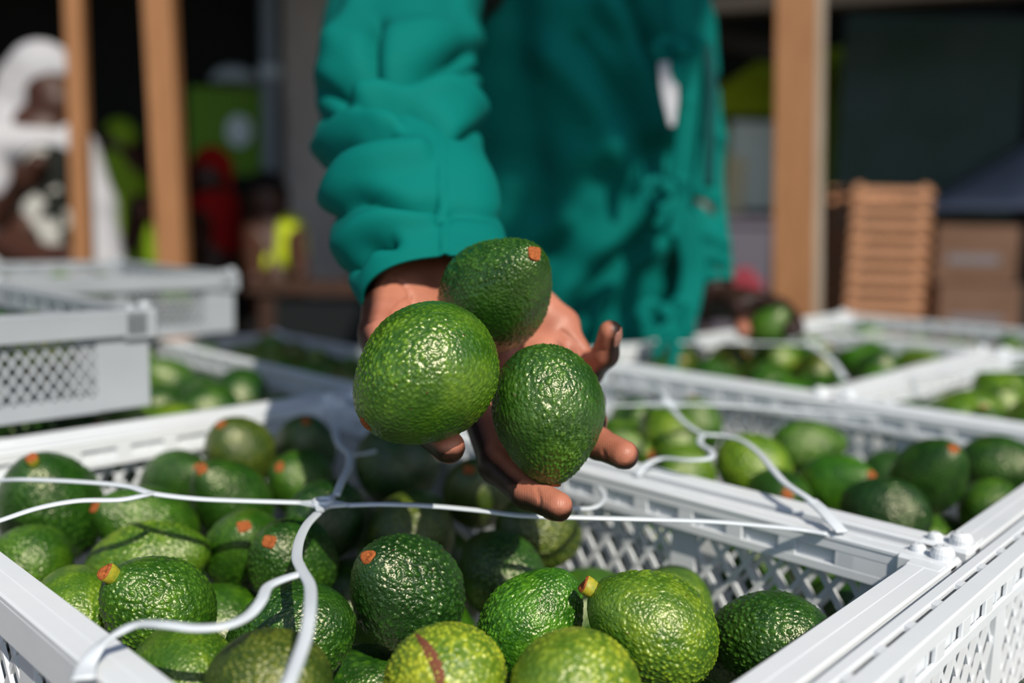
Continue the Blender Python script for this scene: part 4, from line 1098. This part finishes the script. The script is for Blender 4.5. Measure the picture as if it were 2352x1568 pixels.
bow(1562, 112, 1.225, 1.0); bow(1532, 432, 1.245, .85); bow(1528, 716, 1.26, 1.0)
band_along('loose_tie', [(1622, 100, 1.26), (1634, 190, 1.255), (1630, 300, 1.255), (1628, 430, 1.26)], .008, .003, jk, M['teal_dark'], label='dark teal hanging tie end')
band_along('paper_slip', [(1532, 142, 1.215), (1536, 190, 1.215), (1540, 235, 1.215), (1543, 290, 1.215)], .0125, .0012, jk, M['white_cloth'], ends=[.9, 1, .8, .3], label='white slip tucked behind the front edge')

# avocado picked by the left hand
p = at(1768, 752, 1.335)
o = bpy.data.objects.new('avocado', VAR['far'][0]); COL.objects.link(o)
o.matrix_world = Matrix.Translation(Vector(p)) @ quat_to(unit(CU * .5 - F0 * .4 + CR * .3), 1.0) @ Matrix.Scale(.031, 4); o.color = (*TONES['mid'], 1)
tag(o, 'avocado gripped by the left hand of the teal worker at the far crate', 'avocado')

# ------------------------------------------------------------------ background: posts, people, boxes
def loc_px(px, py, d): return at(px, py, d)
def post(px0, py0, px1, py1, d0, d1, wpx0, label, mt='wood', face=None, turn=.5, batten=False):
    """timber post from floor to roof, leaning as seen; px0,py0 top and px1,py1 bottom of its axis"""
    a = at(px0, py0, d0); b = at(px1, py1, d1); dr = (a - b) / (a - b)[2]
    top = b + dr * (3.47 - b[2]); bot = b + dr * (0.0 - b[2]); hw = wpx0 * d0 / FPX / 2
    o = empty('timber_post', bot, label, 'post')
    x = np.array([math.cos(turn), math.sin(turn), 0]); y = np.array([-math.sin(turn), math.cos(turn), 0])
    s_ = hw / (abs(x[0]) + abs(y[0]))
    m1 = MB(); m1.bar(bot, top, x * s_, y * s_); V = m1.V
    m1.build('shaft', M[mt], o, world=True)
    if batten:
      m2 = MB(); m2.bar(bot + x * (s_ + .011) , top + x * (s_ + .011), x * .010, y * s_ * .9); m2.build('batten', M['wood_grey'], o, 'greyer batten nailed to the side', world=True)
    m3 = MB(); m3.bar(bot, bot + dr * .12, x * (s_ + .02) , y * (s_ + .02)); 
    return o
post(172, 0, 193, 600, 2.72, 2.76, 42, 'thinnest wooden post at the left, in front of the white hooded person', turn=.12)
post(368, 0, 400, 600, 2.6, 2.64, 68, 'wooden post left of the red hooded person', turn=.10)
post(1828, 0, 1820, 700, 2.3, 2.3, 108, 'thickest wooden post at the right, bright orange in the sun', turn=-.28, batten=True)

def pbox(mb, x0, x1, y0, y1, d, th, c=.004):
    """box facing the room's front: picture extents at depth d, real thickness th behind it"""
    a = at(x0, y1, d); b = at(x1, y0, d)
    ym = (a[1] + b[1]) / 2
    mb.box((a[0], ym, a[2]), (b[0], ym + th, b[2]), c); return mb
def person_far(name_loc, label, prims, dress, extra=(), skin='skin_dark', cell=.014):
    """prims: body capsules; dress: list of (part name, material, capsules)"""
    o = empty('person', (name_loc[0], name_loc[1], 0), label, 'person')
    V, F = sdf_mesh(prims, cell, .025)
    link('body', mesh_np('body', V, F, M[skin]), o, world=True)
    for nm, mt, pr in dress:
        V, F = sdf_mesh(pr, cell, .03); link(nm, mesh_np(nm, V, F, M[mt]), o, world=True)
    return o
def figure(px, py_head, d, hr, face=(1, 0), height=1.68):
    h = at(px, py_head, d); return h
def legs(c, hipz, r=.07, mt=None, dx=.09):
    return [(np.array([c[0] + s * dx, c[1], hipz]), np.array([c[0] + s * dx, c[1], .06]), r, r * .7) for s in (-1, 1)]
def feet(c, dx=.09): return [(np.array([c[0] + s * dx, c[1] + .04, .045]), np.array([c[0] + s * dx, c[1] - .12, .04]), .045, .035) for s in (-1, 1)]
# person in the white hooded robe
d = 3.2; h = at(122, 222, d); sh = at(100, 330, d + .02); hp_ = at(95, 640, d)
pr = [(h, h + np.array([.02, -.02, -.03]), .098, .085), (h + np.array([.085, -.03, -.01]), h + np.array([.10, -.035, -.025]), .018, .02), (h, sh, .055, .06), (sh, hp_, .14, .15)]
pr += [(at(-20, 420, d - .1), at(0, 500, d - .15), .05, .042), (at(0, 500, d - .15), at(62, 410, d - .25), .040, .036), (at(62, 410, d - .25), at(88, 372, d - .28), .042, .032)]
pr += [(at(150, 380, d - .05), at(40, 560, d - .25), .05, .05), (at(20, 565, d - .3), at(110, 605, d - .35), .055, .055), (at(110, 605, d - .35), at(150, 585, d - .38), .05, .035)]
for k in range(4): pr.append((at(120 + 6 * k, 600 - 6 * k, d - .36), at(160 + 3 * k, 606 - 9 * k, d - .40), .014, .011))
pr += legs(hp_, .85) + feet(hp_)
hood = [(at(100, 170, d + .02), at(80, 215, d + .03), .115, .11), (at(62, 200, d + .04), at(40, 285, d + .04), .10, .10), (at(110, 142, d - .02), at(150, 158, d - .02), .045, .032), (at(40, 290, d + .03), at(100, 300, d), .11, .06)]
robe = [(at(0, 330, d - .12), at(150, 335, d - .10), .065, .055), (at(-10, 330, d - .1), at(-25, 430, d - .12), .07, .075), (at(60, 330, d + .05), at(40, 640, d + .08), .15, .19), (at(60, 320, d), at(150, 330, d), .10, .08), (at(170, 350, d + .02), at(215, 470, d + .02), .085, .075), (at(215, 470, d + .02), at(235, 640, d + .02), .07, .085),
        (at(-10, 360, d), at(-20, 640, d), .12, .15), (np.array([hp_[0] - .05, hp_[1] + .05, .85]), np.array([hp_[0] - .05, hp_[1] + .05, .25]), .22, .26)]
shirt = [(at(115, 400, d - .14), at(110, 560, d - .14), .10, .11)]
person_far(hp_, 'person in white hooded robe and patterned shirt, hands raised, at the left edge', pr, [('hood', 'white_cloth', hood), ('robe', 'white_cloth', robe), ('patterned_shirt', 'shirt_pattern', shirt)])
# person with green vest between the two left posts
d = 4.2; h = at(278, 335, d); sh = at(285, 400, d); hp_ = at(290, 640, d)
person_far(hp_, 'person in a lime green vest and cap, half hidden between the two left posts',
    [(h, h, .095, .095), (h, sh, .06, .06), (sh, hp_, .13, .14), (sh, at(320, 480, d - .1), .06, .05), (at(320, 480, d - .1), at(300, 560, d - .2), .045, .04)] + legs(hp_, .9) + feet(hp_),
    [('vest', 'vest', [(at(268, 400, d - .03), at(285, 440, d - .05), .12, .11), (at(285, 440, d - .04), at(300, 600, d - .04), .10, .12)]), ('cap', 'vest', [(at(278, 308, d), at(285, 312, d - .05), .075, .06)]), ('trousers', 'black', [(np.array([hp_[0] + s * .09, hp_[1], .85]), np.array([hp_[0] + s * .09, hp_[1], .1]), .10, .08) for s in (-1, 1)])])
# red hooded person
d = 4.6; h = at(478, 405, d); sh = at(490, 470, d); hp_ = at(492, 660, d)
person_far(hp_, 'person in a red hooded top behind the far left crates', [(h, h, .085, .085), (h, sh, .06, .06), (sh, hp_, .12, .13), (at(470, 480, d - .05), at(455, 560, d - .2), .05, .04)] + legs(hp_, .9) + feet(hp_),
    [('hood', 'red', [(at(488, 385, d + .04), at(484, 400, d + .06), .105, .11), (at(486, 362, d - .01), at(478, 360, d - .06), .06, .045), (at(500, 430, d + .04), at(500, 450, d + .02), .075, .07)]), ('top', 'red', [(at(492, 480, d), at(498, 560, d), .13, .12), (at(495, 560, d), at(485, 650, d), .11, .13)]),
     ('trousers', 'black', [(np.array([hp_[0] + s * .09, hp_[1], .85]), np.array([hp_[0] + s * .09, hp_[1], .1]), .10, .08) for s in (-1, 1)])])
# bent person with yellow vest
d = 4.25; h = at(612, 455, d); sh = at(625, 520, d); hp_ = at(640, 700, d)
person_far(hp_, 'person bending down in a bright yellow vest left of the teal sleeve', [(h, h, .095, .09), (h, sh, .06, .06), (sh, hp_, .11, .13), (at(580, 530, d - .05), at(585, 640, d - .25), .05, .04), (at(675, 530, d - .05), at(690, 630, d - .2), .05, .04)] + legs(hp_, .7) + feet(hp_),
    [('vest', 'hivis', [(at(595, 545, d - .04), at(600, 600, d - .06), .075, .08), (at(665, 530, d - .04), at(665, 590, d - .04), .075, .085), (at(655, 520, d - .02), at(605, 535, d - .02), .05, .05)]), ('hair', 'black', [(at(612, 440, d + .01), at(616, 452, d + .03), .10, .10)]),
     ('trousers', 'black', [(np.array([hp_[0] + s * .09, hp_[1], .68]), np.array([hp_[0] + s * .09, hp_[1], .1]), .10, .08) for s in (-1, 1)])])
# green board with a pale disc
bd = at(515, 300, 5.4); b = empty('notice_board', bd, 'green board with a pale round disc, behind the red hooded person', 'sign')
M['board'] = mat('board_green', (.10, .24, .015), .7, .3); M['pale'] = mat('pale_disc', (.55, .68, .74), .6, .3); M['pale_blue'] = mat('pale_blue', (.42, .52, .60), .6, .3)
pbox(MB(), 430, 612, 205, 398, 5.4, .03).build('panel', M['board'], b, world=True)
V = []; F = []; c = at(548, 300, 5.37)
for z in (0, .02):
    for k in range(28): a = 2 * math.pi * k / 28; V.append(c + np.array([.075 * math.cos(a), z, .092 * math.sin(a)]))
F = [(k, (k + 1) % 28, 28 + (k + 1) % 28, 28 + k) for k in range(28)] + [tuple(range(28))[::-1], tuple(range(28, 56))]
link('disc', mesh_np('disc', V, F, M['pale'], False), b, world=True)
for q in ((440, 205), (600, 205)): pbox(MB(), q[0] - 4, q[0] + 4, -160, q[1], 5.42, .02).build('hanger', M['dark'], b, world=True)
b.location = Vector(bd)
lamp = empty('wall_lamp_shade', at(540, 190, 5.6), 'pale blue dome hanging just above the green board', 'lamp'); 
V = []; F = []; c = at(540, 175, 5.6)
prof = [(.02, .06), (.06, .055), (.11, .03), (.145, -.01), (.15, -.045), (.14, -.045), (.10, .015), (.02, .045)]
for r, z in prof:
    for k in range(24): a = 2 * math.pi * k / 24; V.append(c + np.array([r * math.cos(a), r * math.sin(a), z]))
F = [(i * 24 + k, i * 24 + (k + 1) % 24, (i + 1) * 24 + (k + 1) % 24, (i + 1) * 24 + k) for i in range(len(prof) - 1) for k in range(24)]
link('dome', mesh_np('dome', V, F, M['pale_blue']), lamp, world=True)
V, F = ribbon([c + np.array([0, 0, .05]), c + np.array([0, 0, .5]), np.array([c[0], c[1], 3.48])], .006, .006, up=(0, 1, 0), n=4)
link('cable', mesh_np('cable', V, F, M['dark']), lamp, world=True)
# blue grey down pipe and concrete column
M['pipe'] = mat('blue_grey_pipe', (.14, .18, .22), .5, .4)
a = at(622, 400, 5.2); pp = empty('down_pipe', (a[0], a[1], 0), 'blue grey vertical pipe left of the concrete column', 'pipe')
V, F = ribbon([(a[0], a[1], 0), (a[0], a[1], 1.2), (a[0], a[1], 2.4), (a[0], a[1], 3.48)], .048, .048, up=(0, 1, 0), n=3, seg=20); link('tube', mesh_np('tube', V, F, M['pipe']), pp, world=True)
for zz in (1.2, 1.95): 
    V, F = ribbon([(a[0], a[1], zz), (a[0], a[1], zz + .03), (a[0], a[1], zz + .06)], .060, .060, up=(0, 1, 0), n=2, seg=20); link('collar', mesh_np('collar', V, F, M['pale_blue']), pp, world=True)
a0 = at(648, 300, 5.6); a1 = at(800, 300, 5.6); cc = empty('concrete_column', ((a0[0] + a1[0]) / 2, a0[1], 0), 'grey beige concrete column behind the teal sleeve', 'column')
MB().box((a0[0], a0[1], 0), (a1[0], a0[1] + .35, 3.48), .02).build('shaft', M['concrete'], cc, world=True)
MB().box((a0[0] - .04, a0[1] - .04, 0), (a1[0] + .04, a0[1] + .39, .14), .01).build('plinth', M['concrete'], cc, world=True)
# brown bench boards low behind the sleeve
a0 = at(560, 655, 3.4); a1 = at(1010, 655, 3.4); bn = empty('work_bench', ((a0[0] + a1[0]) / 2, a0[1], 0), 'dark brown bench standing behind the crates left of the worker', 'bench')
M['brown'] = mat('brown_boards', (.055, .025, .015), .7, .3, noise=(4, (.035, .018, .012), (8, 1, 1)))
for k in range(4): MB().box((a0[0], a0[1] + k * .11, a0[2] - .03), (a1[0], a0[1] + k * .11 + .105, a0[2]), .003).build('plank', M['brown'], bn, world=True)
for x in (a0[0] + .05, a1[0] - .11):
    for y in (a0[1] + .02, a0[1] + .36): MB().box((x, y, 0), (x + .06, y + .06, a0[2] - .03), .003).build('leg', M['brown'], bn, world=True)
MB().box((a0[0] + .05, a0[1] + .03, .25), (a1[0] - .05, a0[1] + .06, a0[2] - .04), .003).build('back_board', M['dark'], bn, world=True)
# right background: shade-net screen with beams
d = 5.2
a0 = at(1905, 600, d); a1 = at(2330, 90, d)
sc_ = empty('shade_screen', (a0[0] + .5, a0[1], 0), 'dark green shade net screen stretched behind the wooden crates', 'screen')
MB().box((a0[0], a0[1], 0), (a1[0], a0[1] + .02, a1[2] + .08)).build('netting', M['screen'], sc_, world=True)
MB().box((a1[0], a0[1] - .03, 0), (a1[0] + .10, a0[1] + .06, 3.45), .005).build('frame_post', M['dark'], sc_, world=True)
m1 = MB(); m1.bar(at(1780, 108, d - .05), at(2420, 5, d - .05), np.array([0, .04, 0]), np.array([0, 0, .055])); m1.build('top_beam', M['dark'], sc_, world=True)
bm_ = empty('roof_beam', at(1700, 60, 4.6), 'brown roof beam running above the lime panel', 'beam')
m1 = MB(); m1.bar(at(1560, 20, 4.4), at(2500, 150 - 190, 4.4), np.array([0, .06, 0]), np.array([0, 0, .035])); m1.build('timber', M['wood_grey'], bm_, world=True)
m1 = MB(); m1.bar(at(1560, 75, 4.8), at(1780, 120, 4.8), np.array([0, .06, 0]), np.array([0, 0, .05])); m1.build('brace', M['roof'], bm_, world=True)
# lime painted panel with a pale window
d = 5.8; lp_ = empty('lime_partition', at(1700, 600, d) * np.array([1, 1, 0]), 'lime green partition with a pale window between the worker and the thick post', 'partition')
V = []; F = []
A = [at(1560, 260, d), at(1765, 128, d), at(2010, 60, d), at(2010, 470, d), at(1560, 470, d)]
n = len(A); V = [p for p in A] + [p + np.array([0, .04, 0]) for p in A]; F = [tuple(range(n))[::-1], tuple(range(n, 2 * n))] + [(i, (i + 1) % n, n + (i + 1) % n, n + i) for i in range(n)]
link('board', mesh_np('board', V, F, M['lime'], False), lp_, world=True)
a0 = at(1560, 465, d); a1 = at(2010, 465, d)
MB().box((a0[0], a0[1], 0), (a1[0], a0[1] + .04, a0[2])).build('lower_board', M['dark'], lp_, world=True)
M['window_pale'] = mat('pale_pane', (.55, .66, .66), .25, .5); M['cream'] = mat('cream_panel', (.72, .64, .42), .6, .3)
pbox(MB(), 1672, 1850, 275, 480, d - .06, .03).build('pane', M['window_pale'], lp_, world=True)
pbox(MB(), 1665, 1712, 360, 490, d - .10, .03).build('cream_panel', M['cream'], lp_, world=True)
pbox(MB(), 1662, 1852, 266, 277, d - .10, .05).build('window_frame', M['dark'], lp_, world=True)
# dark plastic bins with a red cloth
M['bin'] = mat('plum_grey_bin', (.10, .09, .12), .5, .4)
d = 3.9; bi = empty('storage_bin', at(1680, 640, d) * np.array([1, 1, 0]), 'dark plum grey bulk bin behind the worker, left of the thick post', 'bin')
zb = at(1680, 505, d)[2]
a0 = at(1580, 600, d); a1 = at(1790, 600, d)
m1 = MB().box((a0[0], a0[1], 0), (a1[0], a0[1] + .04, zb - .02), .005).box((a0[0], a0[1] + .5, 0), (a1[0], a0[1] + .54, zb - .02), .005).box((a0[0], a0[1], 0), (a0[0] + .04, a0[1] + .54, zb - .02), .005).box((a1[0] - .04, a0[1], 0), (a1[0], a0[1] + .54, zb - .02), .005).box((a0[0], a0[1], .02), (a1[0], a0[1] + .54, .06))
m1.build('walls', M['bin'], bi, world=True)
MB().box((a0[0] - .015, a0[1] - .015, zb - .02), (a1[0] + .015, a0[1] + .045, zb + .015), .004).box((a0[0] - .015, a0[1] + .495, zb - .02), (a1[0] + .015, a0[1] + .555, zb + .015), .004).box((a0[0] - .015, a0[1], zb - .02), (a0[0] + .045, a0[1] + .54, zb + .015), .004).box((a1[0] - .045, a0[1], zb - .02), (a1[0] + .015, a0[1] + .54, zb + .015), .004).build('lip', M['bin'], bi, world=True)
M['rose'] = mat('rose_cloth', (.22, .03, .045), .8, .2)
c = at(1700, 650, 2.9)
RC = [(c + np.array([-.05, 0, 0]), c + np.array([.05, .02, -.01]), .035, .03), (c + np.array([.0, 0, .02]), c + np.array([.03, .03, .03]), .028, .02), (c + np.array([-.06, .02, -.03]), c + np.array([-.02, 0, -.05]), .03, .03)]
V, F = sdf_mesh(RC, .006, .012)
tag(link('cloth_bundle', mesh_np('cloth_bundle', V, F, M['rose'])), 'crumpled rose red cloth on a stool beyond the left hand', 'cloth')
st = empty('stool', (c[0], c[1], 0), 'plain dark stool under the rose red cloth, behind the far crates', 'stool'); zt = V[:, 2].min()
MB().box((c[0] - .17, c[1] - .15, zt - .03), (c[0] + .17, c[1] + .17, zt), .006).build('seat', M['brown'], st, world=True)
for sx in (-.14, .11):
    for sy in (-.12, .11): MB().box((c[0] + sx, c[1] + sy, 0), (c[0] + sx + .03, c[1] + sy + .03, zt - .03), .003).build('leg', M['brown'], st, world=True)
# stack of slatted wooden crates
d = 3.6; xl, xr = at(1955, 600, d)[0], at(2122, 600, d)[0]; yf = at(2040, 600, d)[1]
tops = [422, 487, 547, 606, 664, 722]
zs = [at(2040, t, d)[2] for t in tops]; hz = (zs[0] - zs[-1]) / 5
lev = ['topmost', 'second from the top', 'third from the top', 'fourth from the top', 'fifth from the top', 'sixth from the top', 'seventh', 'eighth']
z = zs[0]; k = 0; zbot = z - hz * int(z / hz)
nlev = int((z - .02) / hz); hz = z / (nlev)
wpx = xr - xl; dp = .40; sk = -.12
for k in range(nlev):
    zt = z - k * hz; o = empty('wooden_crate', (xl, yf, zt - hz), 'slatted wooden crate, %s in the stack right of the thick post' % lev[min(k, 7)] if k < 5 else 'slatted wooden crate low in the stack right of the thick post', 'crate', 'wooden crates in the stack')
    W_ = wpx; hh = hz - .004
    for j in range(2):
        zz = .006 + j * hh * .5; MB().box((0, 0, zz), (W_, .012, zz + hh * .30), .002).build('slat', M['crate_wood'], o)
        MB().box((0, dp - .012, zz), (W_, dp, zz + hh * .30), .002).build('slat', M['crate_wood'], o)
        MB().box((-.012, .0, zz), (0, dp, zz + hh * .30), .002).build('slat', M['crate_wood'], o)
        MB().box((W_, .0, zz), (W_ + .012, dp, zz + hh * .30), .002).build('slat', M['crate_wood'], o)
    for (x, y) in ((.001, .0125), (W_ - .031, .0125), (.001, dp - .043), (W_ - .031, dp - .043)): MB().box((x, y, 0), (x + .03, y + .03, hh), .002).build('corner_block', M['crate_wood'], o)
    MB().box((0, .012, .001), (W_, dp - .012, .006)).build('bottom', M['crate_wood'], o)
    o.rotation_euler = (0, 0, -.05)
# left side pallet leaning beside it
pl = empty('pallet_board', (at(1930, 600, 3.8)[0], at(1930, 600, 3.8)[1], 0), 'upright wooden pallet just left of the wooden crate stack', 'pallet')
x0_, x1_ = at(1905, 600, 4.15)[0], at(1985, 600, 4.15)[0]; y_ = at(1930, 600, 4.15)[1]; zt = at(1930, 430, 4.15)[2]
for k in range(7): MB().box((x0_, y_, zt - .10 - k * .19), (x1_, y_ + .02, zt - k * .19), .003).build('board', M['crate_wood'], pl, world=True)
for x in (x0_ + .01, x1_ - .05): MB().box((x, y_ + .02, 0), (x + .04, y_ + .06, zt), .003).build('runner', M['wood_grey'], pl, world=True)
# cardboard boxes
def carton(x0, x1, y0, y1, d, th, lbl, tape=True):
    a = at(x0, y1, d); b_ = at(x1, y0, d); o = empty('cardboard_box', ((a[0] + b_[0]) / 2, a[1], a[2]), lbl, 'box')
    ym = a[1]; MB().box((a[0], ym, a[2]), (b_[0], ym + th, b_[2]), .006).build('carton', M['cardboard'], o, world=True)
    for s_ in (0, 1):
        yy = ym + s_ * th / 2; MB().box((a[0] + .002, yy + .002, b_[2]), (b_[0] - .002, yy + th / 2 - .002, b_[2] + .004)).build('flap', M['cardboard'], o, world=True)
    if tape:
        m1 = MB(); zm = a[2] * .58 + b_[2] * .42; MB().box((a[0] + .05, ym - .003, zm - .018), (b_[0] - .08, ym, zm + .018)).build('tape', M['pale_tape'], o, 'greyish tape strip', world=True)
    return o
M['pale_tape'] = mat('grey_tape', (.16, .15, .17), .4, .4)
zb = 0
d = 3.8
t0, t1, t2 = 520, 640, 760
carton(2142, 2338, 522, 648, d, .45, 'upper dark brown cardboard box right of the wooden crate stack')
carton(2146, 2342, 656, 790, d, .45, 'lower dark brown cardboard box right of the wooden crate stack')
a = at(2146, 790, d); b_ = at(2342, 790, d)
pb = empty('low_table', (a[0], a[1], 0), 'timber stand under the dark cardboard boxes, hidden by the crates', 'table')
MB().box((a[0], a[1], a[2] - .03), (b_[0], a[1] + .5, a[2] - .001)).build('deck', M['brown'], pb, world=True)
for x in (a[0] + .02, b_[0] - .08):
    for y in (a[1] + .02, a[1] + .42): MB().box((x, y, 0), (x + .06, y + .06, a[2] - .03)).build('leg', M['brown'], pb, world=True)
# sloping blue grey tarpaulin over a dark load
M['tarp'] = mat('tarpaulin', (.30, .34, .46), .55, .4, bump=(6, .5, .02))
o = empty('tarp_stack', at(2250, 520, 4.4) * np.array([1, 1, 0]), 'dark load under a sloping blue grey tarpaulin at the right edge', 'tarpaulin')
gx, gy = 24, 10; V = []; F = []
A, B_, C_, D_ = at(2130, 480, 4.3), at(2480, 470, 4.3), at(2480, 250, 5.0), at(2170, 440, 5.0)
for i in range(gx + 1):
    for j in range(gy + 1):
        s_, t = i / gx, j / gy; p = (A * (1 - s_) + B_ * s_) * (1 - t) + (D_ * (1 - s_) + C_ * s_) * t
        V.append(p + np.array([0, 0, .018 * math.sin(9 * s_ + 3 * t) * math.sin(3.1 * t + .2)]))
F = [(i * (gy + 1) + j, (i + 1) * (gy + 1) + j, (i + 1) * (gy + 1) + j + 1, i * (gy + 1) + j + 1) for i in range(gx) for j in range(gy)]
q = link('tarpaulin_sheet', mesh_np('tarpaulin_sheet', V, F, M['tarp']), o, world=True); mm = q.modifiers.new('t', 'SOLIDIFY'); mm.thickness = .006
MB().box((A[0] + .03, A[1] + .02, 0), (B_[0], D_[1] - .05, min(A[2], B_[2]) - .04), .01).build('load', M['dark'], o, world=True)
